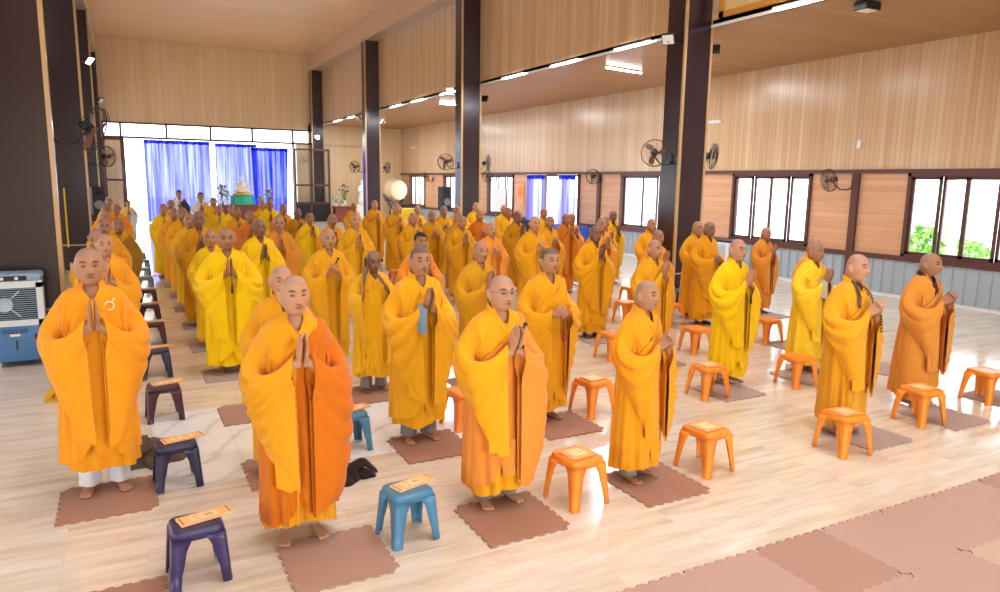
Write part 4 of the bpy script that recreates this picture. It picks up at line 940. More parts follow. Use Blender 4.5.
def booklet(x, y, z, rz, label, w=.11, l=.25, c='paper', tilt=0.):
    k = (w, l)
    if k not in BK:
        cv = MB().box(-l/2, l/2, -w/2, w/2, .009, .011).box(-l/2, l/2, -w/2, w/2, 0, .002).box(-l/2, l/2, -w/2, -w/2+.002, .001, .010)
        pg = MB().box(-l/2+.003, l/2-.003, -w/2+.002, w/2-.003, .002, .009)
        pl = MB().box(-l*.28, l*.24, -w*.3, w*.3, .011, .0115)
        ink = MB(); 
        for i, (a, b) in enumerate(((-.2, -.12), (-.2, -.12), (-.02, .16), (.0, .14))): 
            yy = (-.08, .08, -.03, .05)[i]*w*2; ink.box(l*a, l*b, yy-.003, yy+.003, .0115, .0118)
        ink.box(-l*.46, -l*.44, -w*.4, w*.4, .011, .0114).box(l*.44, l*.46, -w*.4, w*.4, .011, .0114)
        BK[k] = [m.mesh(n, [None], False) for m, n in ((cv, 'cover'), (pg, 'pages'), (pl, 'title_plate'), (ink, 'printed_lines'))]
    t = thing('prayer_booklet', label, 'booklet', (x, y, z), rz); t.rotation_euler = (0, tilt, rz)
    for me, mm in zip(BK[k], (c, 'paper_w', 'paper_p', 'ink')):
        o = link_mesh(me.name.split('.')[0], me, t); part_mat(o, M[mm])
    return t
for x, y, c, kind, rz, lab, bl in STOOLS:
    stool(x, y, c, lab, rz, kind)
    if bl:
        h = .345 if kind == 'a' else .33
        booklet(x+(.05 if kind == 'b' else 0), y+(.03 if kind == 'b' else 0), h+.001, rz+(.0 if kind == 'a' else .2), bl, *((.18, .21, 'paper_o') if kind == 'a' and c == 'orange' else (.115, .29, 'paper')))

# ------------------------------------------------------------------ fans
def fan(x, y, z, aim, label, wall, r=.24, group=None):
    """wall fan; aim: direction the fan blows; wall: direction from the fan towards its bracket"""
    a = Vector(aim).normalized(); q = a.to_track_quat('Z', 'Y').to_matrix().to_4x4()
    t = thing('wall_fan', label, 'fan', (x, y, z), 0, group)
    g = MB()
    for z_, rr in ((.035, r), (-.035, r)): g.tube([(rr*math.cos(k), rr*math.sin(k), z_*(1 if rr == r else .6)) for k in np.linspace(0, 2*PI, 33)], .005, 5, cap=False)
    g.tube([(r*math.cos(k), r*math.sin(k), 0) for k in np.linspace(0, 2*PI, 33)], .008, 5, cap=False)
    for k in range(28):
        ang = 2*PI*k/28; c, s = math.cos(ang), math.sin(ang); c2, s2 = math.cos(ang+.3), math.sin(ang+.3)
        g.tube([(.05*c, .05*s, .075), ((r*.6)*c2, (r*.6)*s2, .068), (r*math.cos(ang+.35), r*math.sin(ang+.35), .012), ((r*.6)*c2, (r*.6)*s2, -.05), (.05*c, .05*s, -.06)], .0022, 3, cap=False)
    g.lathe([(.001, .082), (.045, .08), (.05, .072), (.001, .07)], n=16)
    g.xform(q).obj('guard', M['black'], t, smooth=True)
    b = MB()
    for k in range(3):
        P = []
        for i in range(7):
            rr = .03+(r-.055)*i/6; w = .25+.5*math.sin(PI*min(1, i/6*.85+.12)); ang = 2*PI*k/3
            P.append([(rr*math.cos(ang+w*(j/4-.5)+.3*i/6), rr*math.sin(ang+w*(j/4-.5)+.3*i/6), .028*(j/4-.5)+.005) for j in range(5)])
        P = np.array(P); n = b.n; b.grid(P); b.grid(P-np.array([0, 0, .004]), flip=True)
    b.lathe([(.001, .04), (.025, .038), (.036, .02), (.036, -.02), (.001, -.02)], n=14)
    b.xform(q).obj('blade', M['copper'], t, smooth=True)
    m_ = MB().lathe([(.001, -.06), (.05, -.062), (.062, -.08), (.06, -.15), (.045, -.185), (.001, -.19)], n=16)
    m_.xform(q).obj('motor_housing', M['black'], t, smooth=True)
    w = Vector(wall); back = -a*.12; e = w
    ar = MB().tube([back, back+Vector((0, 0, -.08)), back*.6+e*.35+Vector((0, 0, -.20)), e*.75+Vector((0, 0, -.2)), e*.97+Vector((0, 0, -.14))], .013, 8)
    ar.rbox(tuple(e+Vector((0, 0, -.1))), (.03 if abs(w.x) > abs(w.y) else .09, .09 if abs(w.x) > abs(w.y) else .03, .2), .01)
    ar.obj('bracket', M['black'], t, smooth=True)
    return t
fan(8.58, 10.35, 2.8, (-.55, -.75, -.2), 'black wall fan on the left face of the nearest right column', (.42, .0, 0))
fan(10.0, 10.35, 2.78, (.75, -.45, -.1), 'black wall fan on the right face of the nearest right column', (-.40, .0, 0))
fan(8.58, 19.9, 2.8, (-.6, -.75, -.15), 'black wall fan on the left face of the second right column', (.42, 0, 0))
fan(10.0, 19.9, 2.8, (.8, -.5, 0), 'black wall fan on the right face of the second right column', (-.40, 0, 0))
fan(8.58, 29.4, 2.75, (-.7, -.6, -.1), 'black wall fan on the left of the third right column', (.42, 0, 0))
fan(10.0, 29.4, 2.75, (.7, -.6, 0), 'pale looking wall fan on the right of the third right column', (-.40, 0, 0))
fan(-.28, 10.5, 2.82, (.8, -.38, -.3), 'large black wall fan on the nearest left column, blades edge on', (-.46, 0, 0), .28)
fan(-.3, 19.9, 2.7, (.6, -.62, 0), 'brown bladed wall fan on the second left column', (-.44, 0, 0))
fan(13.6, 10.55, 2.38, (-.93, .25, -.2), 'wall fan under the head rail between the two nearest windows', (.47, -.25, 0))
fan(13.65, 19.5, 2.45, (-.8, -.5, -.2), 'wall fan beside the garden door curtains', (.42, .15, 0))
fan(13.65, 27.2, 2.46, (-.8, -.5, -.2), 'wall fan above the window beyond the garden door', (.42, 0, 0))
fan(13.65, 34.3, 2.4, (-.8, -.5, -.2), 'farthest wall fan on the right wall, behind the drum', (.42, 0, 0))

# ------------------------------------------------------------------ floodlights and tube lamps
def flood(x, y, z, aim, wall, label, lit=True):
    t = thing('floodlight', label, 'floodlight', (x, y, z)); a = Vector(aim).normalized(); q = a.to_track_quat('Z', 'Y').to_matrix().to_4x4()
    MB().rbox((0, 0, -.02), (.24, .2, .06), .015).xform(q).obj('housing', M['black'], t)
    MB().box(-.1, .1, -.08, .08, .0095, .014).xform(q).obj('lens', M['lamp'] if lit else M['white'], t)
    w = Vector(wall)
    b = MB().tube([tuple(w), tuple(w*.5+Vector((0, 0, -.06))), (0, 0, -.04)], .012, 6); b.tube([tuple(w+Vector((0, .02, .14))), tuple(w*.4+Vector((0, .0, .1)))], .01, 6); b.obj('arm', M['black'], t)
flood(8.72, 10.3, 4.78, (-.75, -.45, -.45), (.28, 0, 0), 'small black floodlight on the left face of the nearest right column', False)
flood(9.8, 10.3, 4.7, (.5, .5, -.6), (-.2, 0, 0), 'floodlight behind the right face of the nearest right column', False)
flood(8.72, 19.9, 4.85, (-.7, -.6, -.3), (.28, 0, 0), 'shining floodlight on the second right column')
flood(9.85, 19.9, 4.7, (.6, .5, -.5), (-.25, 0, 0), 'dark floodlight behind the second right column', False)
flood(8.72, 29.4, 4.75, (-.7, -.4, -.6), (.28, 0, 0), 'floodlight on the left of the third right column', False)
flood(9.85, 29.4, 4.6, (.6, -.3, -.6), (-.25, 0, 0), 'floodlight on the right of the third right column', False)
flood(9.2, 38.3, 4.4, (-.3, -.9, -.1), (0, .3, 0), 'bright floodlight on the farthest right column')
flood(-.52, 19.85, 4.9, (.65, -.3, -.55), (-.2, 0, 0), 'floodlight on the second left column shining on the wall')
flood(-.5, 29.4, 4.85, (.6, -.4, -.6), (-.22, 0, 0), 'floodlight on the third left column', False)
def tubelamp(p, q, label, group=None):
    p, q = Vector(p), Vector(q); d = q-p; L = d.length; t = thing('tube_lamp', label, 'tube lamp', (p+q)/2, math.atan2(d.y, d.x), group)
    MB().rbox((0, 0, .025), (L, .05, .03), .008).obj('fitting', M['white'], t)
    MB().tube([(-L/2+.02, 0, -.005), (L/2-.02, 0, -.005)], .017, 8).obj('tube', M['tube'], t, smooth=True)
    l = bpy.data.lights.new('tube_light', 'AREA'); l.shape = 'RECTANGLE'; l.size = L; l.size_y = .05; l.energy = TUBE_W; l.color = (.93, .96, 1)
    lo = bpy.data.objects.new('tube_light', l); COL.objects.link(lo); lo.parent = t; lo.location = (0, 0, -.03)
TUBE_W = 30
names = ['nearest, at the top edge', 'first beyond the nearest column', 'second beyond the nearest column', 'third beyond the nearest column', 'beside the shining floodlight', 'first beyond the second column', 'second beyond the second column', 'beside the third column', 'first beyond the third column', 'farthest']
for i, y in enumerate((8.1, 12.35, 14.95, 17.5, 21.9, 24.6, 26.9, 30.5, 33, 35.5)):
    tubelamp((9.5, y-.6, 5.06), (9.5, y+.6, 5.06), 'lit tube lamp along the foot of the upper wall, ' + names[i])
tubelamp((10.55, 14.7, 5.02), (11.85, 14.95, 5.02), 'lit tube lamp across the aisle ceiling beyond the nearest column')
tubelamp((10.4, 24.7, 5.02), (11.6, 24.8, 5.02), 'lit tube lamp across the aisle ceiling beyond the second column')
tubelamp((10.4, 34.3, 5.02), (11.6, 34.4, 5.02), 'lit tube lamp across the aisle ceiling beyond the third column')
for i, (x, y) in enumerate([(x, y) for y in (-1.5, 2.5, 6.5) for x in (1.5, 4.2, 7.0)]):
    TUBE_W = 27  # overhead lamps added out of view, to light the robe folds from above
    tubelamp((x-.6, y, 8.5), (x+.6, y, 8.5), '%s added unseen tube lamp in the %s row under the high ceiling overhead' % (['left', 'middle', 'right'][i % 3], ['rear', 'middle', 'front'][i//3]))
t = thing('wall_tube_lamp', 'unlit white tube fitting on the pale right wall beside the nearest column', 'tube lamp', (XR-.03, 14.7, 3.9)); MB().rbox((0, 0, 0), (.05, .75, .09), .01).obj('fitting', M['white'], t); MB().tube([(-.04, -.33, 0), (-.04, .33, 0)], .015, 8).obj('tube', M['white'], t)
t = thing('wall_tube_lamp', 'unlit white tube fitting far along the pale right wall', 'tube lamp', (XR-.03, 37.0, 3.99)); MB().rbox((0, 0, 0), (.05, .9, .1), .01).obj('fitting', M['white'], t); MB().tube([(-.04, -.4, 0), (-.04, .4, 0)], .015, 8).obj('tube', M['white'], t)
t = thing('switch_box', 'small white switch box on the pale boards above the post', 'switch', (XR-.02, 10.25, 3.15)); MB().rbox((0, 0, 0), (.05, .09, .17), .01).obj('box', M['white'], t); MB().tube([(-.01, 0, .08), (-.01, .01, .3), (-.005, -.02, .5)], .006, 5).obj('cord', M['white'], t)
t = thing('ceiling_camera_box', 'black square fixture hanging from the aisle ceiling at the top edge', 'fixture', (10.35, 7.62, 5.0)); MB().rbox((0, 0, 0), (.34, .24, .12), .015).obj('housing', M['black'], t); MB().box(-.13, .13, -.1, .1, -.065, -.058).obj('glass_plate', M['white'], t); MB().tube([(0, 0, .05), (0, 0, .08)], .02, 8).obj('stem', M['black'], t)
# carved board over the aisle
t = thing('framed_board', 'gold framed board on the upper wall at the top edge', 'board', (9.57, 8.85, 5.56))
fr = MB()
for a in ((-.06, 0, -1.07, 1.07, -.40, -.30), (-.06, 0, -1.07, 1.07, .30, .40), (-.06, 0, -1.07, -.96, -.40, .40), (-.06, 0, .96, 1.07, -.40, .40)): fr.box(*a)
fr.obj('frame', mat('honey_wood_frame', 'c98b3c', .4), t); MB().box(-.02, .0, -.98, .98, -.32, .32).obj('panel', mat('gold_panel', 'd8bf83', .4), t)

# ------------------------------------------------------------------ far doors and curtains
st_ = MB()
for x in (-.7, .05, 2.04, 4.05, 6.05, 8.1): st_.box(x-.05, x+.05, YF-.02, YF+.1, 4.05 if .1 < x < 8 else 0, 4.76)
st_.box(-.75, 9.1, YF-.02, YF+.1, 4.02, 4.12).box(-.75, 9.1, YF-.02, YF+.1, 4.70, 4.78)
struct('door_2', st_, M['dark_wood'], label='tall far doorway frame with transom lights')
for i, (a, b) in enumerate(zip((-.7, .05, 2.04, 4.05, 6.05), (.05, 2.04, 4.05, 6.05, 8.1))):
    struct('window_%d' % (7+i), MB().box(a+.05, b-.05, YF+.03, YF+.036, 4.12, 4.7), M['glass'], label='transom pane over the far doors')
def screen(name, xs, y, z0, zt, rails, kick, label):
    t = thing(name, label, 'glass screen', (0, y, 0))
    f = MB()
    for x in xs: f.box(x-.05, x+.05, -.04, .04, z0, zt)
    for z in rails: f.box(xs[0], xs[-1], -.04, .04, z-.05, z+.05)
    f.obj('frame', M['dark_wood'], t)
    for a, b in zip(xs, xs[1:]):
        MB().box(a+.05, b-.05, -.004, .004, (kick or z0)+.02, zt-.05).obj('pane', M['glass'], t)
        if kick: MB().box(a+.05, b-.05, -.015, .015, z0, kick).obj('kick_panel', M['black'], t)
screen('folding_glass_screen', (7.95, 8.75, 9.72), 38.1, 0, 3.78, (3.73, 1.9, .97), .95, 'tall dark framed glass screen with black foot panels before the far column')
screen('glass_door_leaf', (-.72, .12), 38.6, 0, 4.0, (3.95, 2.05), 0, 'tall dark framed glass door leaf by the left columns')
MB_ = MB().box(-1.5, 0, YF+.6, YF+.7, 0, 4.0); struct('wall_outer', MB_, M['wall_far'], label='pale wall outside behind the far left glass door')
def curtain(name, x0, x1, y, zt, zb, m, label, n, amp=.07, seed=1, axis='x', gather=0.):
    rng = np.random.default_rng(seed); f = smoothnoise(rng, 5); k = max(60, n*9); u = np.linspace(0, 1, k); z = np.linspace(0, 1, 16)[:, None]
    a = amp*(np.cos(2*PI*n*u+2*f(2*PI*u))+.4*np.cos(2*PI*n*2.3*u+f(4*u)))
    w = (x1-x0); X = x0+w*(u*(1-gather*z)+gather*z*.5); Yv = y+a*(.35+.65*z**.5)
    Z = zt-(zt-zb)*z+0*u+.03*np.abs(np.cos(PI*u*n/2))*(1-z)**8
    P = np.stack([X+0*Z, Yv+0*Z, Z], -1) if axis == 'x' else np.stack([Yv+0*Z, X+0*Z, Z], -1)
    t = thing(name, label, 'curtain', (0, 0, 0))
    MB().grid(P).obj('cloth', M[m], t, smooth=True)
    h = P[0].copy(); hd = MB().grid(np.stack([h+[0, 0, .0], h-np.array([0, .012, .16]) if axis == 'x' else h-np.array([.012, 0, .16])])); hd.obj('heading', M['blue_deep'], t, smooth=True)
    r = MB().tube([(x0-.1, y, zt+.02), (x1+.1, y, zt+.02)] if axis == 'x' else [(y, x0-.1, zt+.02), (y, x1+.1, zt+.02)], .015, 6); r.obj('rail', M['white'], t)
curtain('curtain', 1.0, 3.95, YF-.25, 3.95, .03, 'blue_sheer', 'wide sheer blue curtain in the far doorway, left one', 15, seed=2)
curtain('curtain', 4.2, 6.2, YF-.25, 3.9, .03, 'blue_sheer', 'sheer blue curtain in the far doorway behind the altar', 10, seed=3)
curtain('curtain', 5.9, 7.75, YF-.35, 3.75, .05, 'blue_deep', 'darker bunched blue curtain at the right of the far doorway', 9, seed=4, gather=.15)
curtain('curtain', DOOR[1]-1.4, DOOR[1]-.05, XR-.15, 2.5, .03, 'lavender', 'lavender blue curtain on the far side of the garden door', 6, .04, 5, 'y')
curtain('curtain', DOOR[0]+.05, DOOR[0]+1.15, XR-.15, 2.5, .03, 'lavender', 'lavender blue curtain on the near side of the garden door', 6, .04, 6, 'y')

t = thing('hanging_strap', 'yellow strap hanging on the front of the second left column', 'strap', (-1.23, 19.66, 1.95)); MB().rbox((0, 0, -.7), (.035, .012, 1.4), .004).obj('strap', fab('e8c22c'), t); MB().tube([(-.1, 0, .0), (.0, -.03, .04), (.1, 0, .0)], .012, 6).obj('hook', M['black'], t)
# ------------------------------------------------------------------ outside
struct('ground', MB().box(-40, 60, -40, 90, -.3, -.12), M['concrete'], label='pale sunlit ground outside')
def shrub(x, y, z, r, label, seed, n=420):
    rng = np.random.default_rng(seed); t = thing('shrub', label, 'shrub', (x, y, z)); mb = MB()
    for i in range(n):
        v = rng.normal(size=3); v /= np.linalg.norm(v); p = v*np.array(r)*rng.uniform(.55, 1)**.5+np.array([0, 0, r[2]]); s = .05+.05*rng.random()
        a, b = rng.normal(size=3), rng.normal(size=3); a /= np.linalg.norm(a); b -= a*(a@b); b /= np.linalg.norm(b)
        mb.add([p-a*s*1.6, p-b*s*.7, p+a*s*1.6, p+b*s*.7], [(0, 1, 2, 3)])
    mb.obj('foliage', M['leaf'], t); s = MB()
    for q in range(4): s.tube([(0, 0, 0), (.15*r[0]*math.cos(q*1.7), .15*r[1]*math.sin(q*1.7), r[2]*.6), (.45*r[0]*math.cos(q*1.7), .45*r[1]*math.sin(q*1.7), r[2]*1.3)], [.04, .03, .012], 6)
    s.obj('stem', M['bark'], t)
shrub(16.5, 10.15, -.12, (.4, .5, .75), 'bright green shrub outside the nearest window', 1, 420)
shrub(22, 12.4, -.12, (.8, .8, .45), 'low pale green shrub further out beyond the nearest window', 2, 500)
t = thing('tree', 'pale tree trunk outside the nearest window', 'tree', (18.2, 10.5, -.12)); MB().tube([(0, 0, 0), (.05, .05, 1.2), (-.05, .1, 2.6), (.1, 0, 4)], [.2, .17, .15, .12], 12).obj('trunk', M['bark'], t, smooth=True)
s = MB(); rng = np.random.default_rng(5)
for i in range(500):
    v = rng.normal(size=3); v /= np.linalg.norm(v); p = v*np.array((1.6, 1.6, 1.1))*rng.random()**.4+np.array([0, 0, 4.6]); a = rng.normal(size=3)*.08; b = rng.normal(size=3)*.05; s.add([p-a, p-b, p+a, p+b], [(0, 1, 2, 3)])
s.obj('crown', M['leaf'], t)

# ------------------------------------------------------------------ air coolers, loudspeakers
def vents(mb, x0, x1, z0, z1, y, n):
    for i in range(n): z = z0+(z1-z0)*i/(n-1); mb.box(x0, x1, y-.006, y+.006, z-.003, z+.003)
t = thing('air_cooler', 'blue and white evaporative air cooler beside the nearest left column', 'air cooler', (-1.3, 9.98, 0))
bl = mat('cooler_blue', '4d7fb5', .35); wh = mat('cooler_white', 'dfeaf2', .35)
MB().rbox((0, .05, .28), (.76, .44, .42), .03).obj('water_tank', bl, t, sharp=.6)
u = MB().rbox((0, .07, .76), (.76, .38, .56), .02); u.obj('upper_body', M['black'], t, sharp=.6)
f = MB(); 
for a in ((-.385, -.32, -.15, .0, .49, 1.0), (.32, .385, -.15, .0, .49, 1.0), (-.385, .385, -.15, .0, .49, .56), (-.385, .385, -.15, .0, .94, 1.02)): f.box(*a)
f.obj('front_frame', wh, t)
g = MB(); vents(g, -.32, .32, .575, .925, -.125, 15)
g.obj('grille', mat('cooler_grille', '9fc3dc', .4), t)
fb = MB().lathe([(.21, -.005), (.23, -.005), (.23, .03), (.21, .03)], (0, -.1, .75), 32, axis='y')
fb.obj('fan_ring', M['black'], t, smooth=True)
hb = MB().lathe([(.001, -.01), (.07, -.005), (.085, .0), (.085, .03)], (0, -.135, .75), 24, axis='y')
for k in range(4): a = PI/4+k*PI/2; hb.tube([(.08*math.cos(a), -.137, .75+.08*math.sin(a)), (.22*math.cos(a), -.137, .75+.22*math.sin(a))], .009, 6)
hb.obj('hub_guard', mat('cooler_hub', 'c5d8e4', .4), t, smooth=True)
for k in range(5):
    a = 2*PI*k/5; MB().add([(.07*math.cos(a), -.11, .75+.07*math.sin(a)), (.2*math.cos(a-.25), -.10, .75+.2*math.sin(a-.25)), (.2*math.cos(a+.35), -.085, .75+.2*math.sin(a+.35)), (.07*math.cos(a+.5), -.1, .75+.07*math.sin(a+.5))], [(0, 1, 2, 3)]).obj('blade', M['black'], t)
cp = MB().rbox((0, .02, 1.06), (.76, .36, .1), .03); cp.obj('control_head', mat('cooler_top', '8fb0cc', .35), t, sharp=.6)
MB().rbox((-.06, -.163, 1.055), (.6, .012, .055), .004).obj('control_panel', M['black'], t)
for k in range(4): MB().lathe([(.001, .012), (.018, .01), (.02, 0)], (-.28+.14*k, -.169, 1.055), 14, axis='y').obj('knob', M['white'], t, smooth=True)
MB().rbox((.08, -.172, .44), (.26, .03, .055), .01).obj('handle', mat('cooler_slot', '3d6796', .4), t)
MB().rbox((.09, -.171, .27), (.02, .01, .12), .003).obj('water_gauge', mat('gauge', '22354c', .3), t)
MB().box(.03, .13, -.1735, -.170, .375, .405).obj('sticker', M['white'], t)
e = MB().add([(.27, -.172, .395), (.37, -.172, .395), (.37, -.172, .33), (.32, -.172, .295), (.27, -.172, .33)], [(4, 3, 2, 1, 0)]); eo = e.obj('emblem', mat('emblem_navy', '23305e', .4), t)
MB().box(.26, .38, -.1745, -.173, .30, .318).box(.30, .34, -.1745, -.173, .335, .38).obj('emblem_band', mat('emblem_red', 'd8404a', .4), eo)
for sx in (-1, 1):
    for y in (-.1, .2): MB().ball((sx*.33, y, .03), (.018, .03, .03), 12, 8).tube([(sx*.33, y, .05), (sx*.33, y, .08)], .012, 6).obj('castor', M['grey_metal'], t, smooth=True)
t = thing('air_cooler', 'small white air cooler standing under the second window', 'air cooler', (13.3, 13.2, 0), -PI/2)
MB().rbox((0, 0, .45), (.7, .42, .8), .03).obj('cabinet', wh, t, sharp=.6); g = MB(); vents(g, -.28, .28, .5, .78, -.215, 9); g.obj('grille', M['grey_metal'], t); MB().rbox((0, 0, .87), (.72, .44, .06), .02).obj('top', M['black'], t)
for sx in (-1, 1): MB().ball((sx*.28, 0, .03), (.02, .03, .03)).obj('castor', M['black'], t)
def speaker(x, y, z0, h, label, stand=True):
    t = thing('loudspeaker', label, 'loudspeaker', (x, y, 0), .2)
    MB().rbox((0, 0, z0+h/2), (.42, .36, h), .02).obj('cabinet', M['black'], t)
    MB().lathe([(.001, .0), (.12, -.01), (.15, .005), (.15, -.01)], (0, -.19, z0+h*.36), 20, axis='y').obj('woofer', M['grey_metal'], t, smooth=True)
    MB().rbox((0, -.185, z0+h*.78), (.2, .02, .12), .01).obj('horn', M['black_cloth'], t)
    s = MB().tube([(0, 0, .12), (0, 0, z0)], .018, 8)
    for k in range(3): a = k*2.1; s.tube([(0, 0, .45), (.4*math.cos(a), .4*math.sin(a), .01)], .012, 6)
    s.obj('stand', M['black'], t)
speaker(-.8, 28.6, .9, .95, 'black loudspeaker on a stand beside the third left column')
speaker(11.6, 27.0, 1.05, .95, 'black loudspeaker seen left of the second right column')

# ------------------------------------------------------------------ altar end of the hall
M['altar'] = mat('altar_red_wood', '8a4a3a', .4); M['teal'] = mat('teal_pedestal', '2fb89a', .4); M['whitestone'] = mat('white_statue', 'f6f3e6', .35); M['gold'] = mat('gold_leaf', 'efc95c', .3, .4)
def table(name, x0, x1, y0, y1, h, label, m='altar'):
    t = thing(name, label, 'table', ((x0+x1)/2, (y0+y1)/2, 0)); w, d = (x1-x0)/2, (y1-y0)/2
    MB().rbox((0, 0, h-.03), (2*w, 2*d, .06), .012).obj('table_top', M[m], t)
    f = MB().box(-w+.06, w-.06, -d+.05, d-.05, .08, h-.06); n = 4
    for i in range(n): a = -w+.1+(2*w-.2)*i/n; f.box(a+.02, a+(2*w-.2)/n-.02, -d+.035, -d+.05, .15, h-.13)
    f.obj('carcass', M[m], t); MB().box(-w, w, -d, d, 0, .08).obj('plinth', M[m], t); return t
table('altar_table', 4.05, 6.6, 36.6, 37.4, .92, 'long dark red altar table before the blue curtain')
def buddha(x, y, z, s, label, ped='teal'):
    t = thing('buddha_statue', label, 'statue', (x, y, z)); t.scale = (s, s, s)
    MB().lathe([(.001, 0), (.62, 0), (.66, .05), (.66, .5), (.56, .56), (.001, .56)], n=8).obj('pedestal', M[ped], t)
    l = MB().lathe([(.001, .55), (.5, .55), (.56, .63), (.5, .70), (.001, .70)], n=24).obj('lotus_seat', M['gold'], t, smooth=True)
    b = MB(); up = np.array([0, 0, .28]); b.ball((0, -.05, .53), (.45, .33, .13), 20, 10)
    P = [(.34, .24, .5), (.28, .2, .65), (.25, .17, .8), (.3, .17, .93), (.2, .12, 1.02), (.07, .07, 1.06), (.07, .075, 1.1)]
    a = np.linspace(0, 2*PI, 20, endpoint=False); b.grid(np.array([[(p*math.sin(q), -r*math.cos(q), z_) for q in a] for p, r, z_ in P]), cv=True, flip=True)
    for sx in (-1, 1): b.tube([(sx*.27, 0, .92), (sx*.36, -.05, .74), (sx*.2, -.24, .62), (0, -.28, .6)], [.08, .075, .06, .05], 10)
    b.add(head_pts(20, 16).reshape(-1, 3)*1.25+np.array([0, -.02, 1.22]), [(i*20+j, i*20+(j+1) % 20, (i+1)*20+(j+1) % 20, (i+1)*20+j) for i in range(15) for j in range(20)])
    b.ball((0, .0, 1.38), .06, 10, 8)
    b.xform(Matrix.Translation((0, 0, .28)))
    b.obj('figure', M['whitestone'], t, smooth=True)
buddha(5.15, 37.0, .92, .85, 'seated white buddha statue on a teal pedestal on the altar table')
def vase(x, y, z, s, label, fc, seed, tall=.6):
    rng = np.random.default_rng(seed); t = thing('flower_vase', label, 'flowers', (x, y, z)); t.scale = (s, s, s)
    MB().lathe([(.001, 0), (.08, 0), (.11, .08), (.09, .18), (.05, .25), (.07, .29), (.06, .29), (.001, .25)], n=18).obj('vase', M['white'], t, smooth=True)
    l = MB(); fl = MB()
    for i in range(26):
        a = rng.uniform(0, 2*PI); r = rng.uniform(.03, .26); zz = .35+tall*rng.random()
        l.tube([(0, 0, .25), (r*.5*math.cos(a), r*.5*math.sin(a), .25+(zz-.25)*.6), (r*math.cos(a), r*math.sin(a), zz)], .008, 4)
        p = np.array([r*math.cos(a), r*math.sin(a), zz])
        if i % 2: fl.ball(p, .055, 8, 6)
        else: l.ball(p, (.07, .07, .03), 8, 5)
    l.obj('leaves', M['leaf'], t, smooth=True); fl.obj('blooms', fc, t, smooth=True)
pk = mat('flower_magenta', 'b8447e', .6); yl = mat('flower_yellow', 'f0cf4a', .6); rd = mat('flower_red', 'c0302f', .6); lv = mat('flower_white', 'f3eef5', .6)
vase(4.22, 37.15, .92, 1.0, 'tall vase of magenta flowers at the left end of the altar table', pk, 1)
vase(4.42, 36.75, .92, .8, 'green leafy vase left of the seated statue', lv, 2)
vase(6.0, 36.9, .92, .7, 'low green flower bowl right of the seated statue', yl, 3, .3)
vase(6.4, 36.9, .92, .8, 'red flower stalk at the right end of the altar table', rd, 4)
table('altar_cabinet', 9.75, 10.95, 37.2, 37.9, .82, 'red brown altar cabinet beside the dark glass screen')
vase(9.9, 37.5, .82, .7, 'white and green flowers at the left of the red brown cabinet', lv, 5, .4)
vase(10.35, 37.5, .82, 1.1, 'tall pink flowers on the red brown cabinet', pk, 6, .7)
vase(10.2, 37.3, .82, .5, 'small yellow green flower pot on the red brown cabinet', yl, 7, .3)
t = thing('standing_statue', 'tall white standing statue right of the red brown cabinet', 'statue', (11.35, 37.6, 0))
MB().rbox((0, 0, .45), (.8, .6, .9), .02).obj('pedestal', M['white'], t); b = MB()
b.lathe([(.001, .9), (.26, .92), (.22, 1.2), (.17, 1.5), (.2, 1.75), (.17, 1.9), (.06, 1.95), (.06, 2.0)], n=18); b.ball((0, -.01, 2.08), (.09, .1, .13), 14, 10); b.tube([(-.17, 0, 1.8), (-.2, -.1, 1.6), (-.05, -.2, 1.65)], [.06, .06, .04], 8); b.tube([(.17, 0, 1.8), (.22, -.05, 1.6), (.1, -.2, 1.5)], [.06, .06, .04], 8)
b.obj('figure', M['whitestone'], t, smooth=True)
t = thing('great_drum', 'great round drum with pale skin on a dark carved stand', 'drum', (13.2, 37.6, 0), .25)
MB().lathe([(.52, .42), (.6, .2), (.63, 0), (.6, -.2), (.52, -.42)], (0, 0, 1.7), 36, axis='y').obj('shell', mat('drum_shell', 'e6cfa8', .4), t, smooth=True)
for sy in (-1, 1): MB().lathe([(.001, .0), (.5, 0.), (.53, -.02)], (0, sy*.425, 1.7), 36, axis='y').obj('drumhead', mat('drum_skin', 'f3e3c4', .55), t, smooth=True)
s = MB()
for sx in (-1, 1):
    s.tube([(sx*.75, 0, 1.45), (sx*.45, 0, 1.1), (sx*.2, 0, .7), (sx*.35, 0, .3), (sx*.6, 0, .02)], [.05, .07, .09, .08, .07], 8); s.tube([(sx*.45, -.3, 1.15), (sx*.45, .3, 1.15)], .05, 8); s.tube([(sx*.5, -.45, .05), (sx*.5, .45, .05)], .06, 8)
s.tube([(-.3, 0, .75), (.3, 0, .75)], .06, 8); s.obj('stand', mat('drum_stand', '4b4b62', .45), t, smooth=True)
def cloth_table(x, y, w, d, h, c, label, n='cloth_table'):
    t = thing(n, label, 'table', (x, y, 0)); a = np.linspace(0, 2*PI, 64, endpoint=False); e = .35
    sq = lambda q, s_: (w/2*s_*np.sign(np.cos(q))*np.abs(np.cos(q))**e, d/2*s_*np.sign(np.sin(q))*np.abs(np.sin(q))**e)
    P = []
    for s_, z, wv in ((.02, h, 0), (.98, h, 0), (1.0, h-.02, 0), (1.02, h*.5, .03), (1.05, .03, .06)):
        xx, yy = sq(a, s_); r = 1+wv*np.cos(14*a); P.append(np.stack([xx*r, yy*r, 0*a+z], -1))
    MB().grid(np.array(P), cv=True).obj('tablecloth', c, t, smooth=True)
    s = MB()
    for sx in (-1, 1):
        for sy in (-1, 1): s.box(sx*w*.42-.02, sx*w*.42+.02, sy*d*.42-.02, sy*d*.42+.02, 0, h-.03)
    s.obj('leg_frame', M['dark_wood'], t)
cloth_table(13.3, 20.6, .9, 2.0, .8, fab('3f63c8'), 'table under a royal blue cloth beside the garden door')
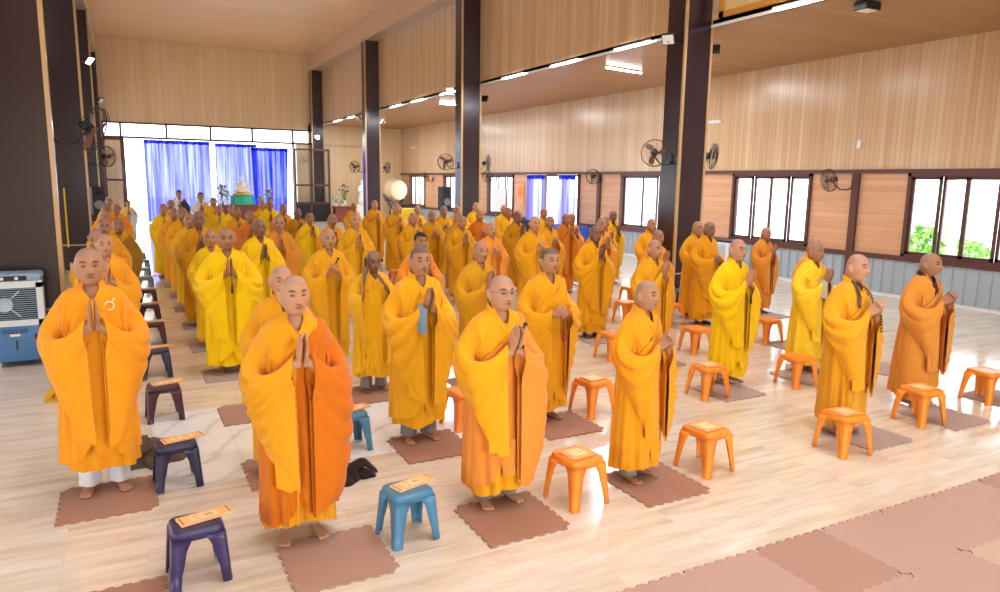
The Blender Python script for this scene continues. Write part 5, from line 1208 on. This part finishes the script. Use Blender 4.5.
cloth_table(13.3, 23.9, .9, 1.6, .8, M['black_cloth'], 'table under a black cloth at the far side of the garden door')
cloth_table(13.2, 36.0, 1.2, 1.4, .75, fab('f0d13c'), 'table under a yellow cloth by the drum')
cloth_table(11.2, 34.8, .7, .7, .45, fab('d8402f'), 'low red draped stand near the cabinet')
t = thing('notice_board', 'white notice board standing against the window beyond the garden door', 'board', (13.8, 26.3, 0)); MB().box(-.02, .02, -.5, .5, 1.0, 1.9).obj('board', M['white'], t); s = MB()
for y in (-.4, .4): s.tube([(0, y, 0), (0, y, 1.1)], .015, 6)
s.obj('leg', M['grey_metal'], t)
t = thing('wall_poster', 'orange poster on the panel left of the garden door', 'poster', (XR-.005, 25.1, 1.75)); MB().box(-.012, 0, -.28, .28, -.4, .4).obj('sheet', mat('poster_orange', 'f0a878', .6), t); MB().box(-.014, -.012, -.2, .2, -.1, .3).obj('picture', mat('poster_picture', 'e88a4e', .6), t)

# ------------------------------------------------------------------ cloth heaps on the floor
def heap(name, x, y, r, c, label, seed, cat='cloth'):
    rng = np.random.default_rng(seed); f, g = smoothnoise(rng, 5), smoothnoise(rng, 6); a = np.linspace(0, 2*PI, 72, endpoint=False); P = []
    for k in range(22):
        u = k/21; rr = (1-u**1.4)*(1+.22*f(a))+.01; zz = .002+r[2]*(u**.7)*(1+.25*g(a+2*u))*(1+.28*np.cos(6*a+9*u)*(1-u))
        w = 1+.06*np.cos(13*a+8*u); P.append(np.stack([r[0]*rr*w*np.cos(a), r[1]*rr*w*np.sin(a), np.maximum(zz, .002)], -1))
    t = thing(name, label, cat, (x, y, 0)); MB().grid(np.array(P), cv=True).obj('fold_heap', c, t, smooth=True)
    b = band(catmull(np.array([(-r[0]*.9, -r[1]*.3, .03), (-r[0]*.3, -r[1]*.5, r[2]*.9), (r[0]*.4, -r[1]*.2, r[2]*1.1), (r[0]*1.1, r[1]*.2, .02)]), np.linspace(0, 1, 24)), .035, .012); b.obj('strap', c, t, smooth=True)
heap('cloth_bag', 1.43, 5.06, (.16, .13, .11), fab('2a1c1c'), 'dark brown cloth bag lying on the floor behind the front monk', 3, 'bag')
heap('folded_robe', .05, 6.1, (.22, .26, .14), fab('5e5040'), 'olive brown robe heaped on the floor behind the navy stool', 4)
heap('folded_robe', -.72, 8.2, (.10, .10, .12), fab('d9a22a'), 'yellow robe heaped on the floor behind the leftmost monk', 5)
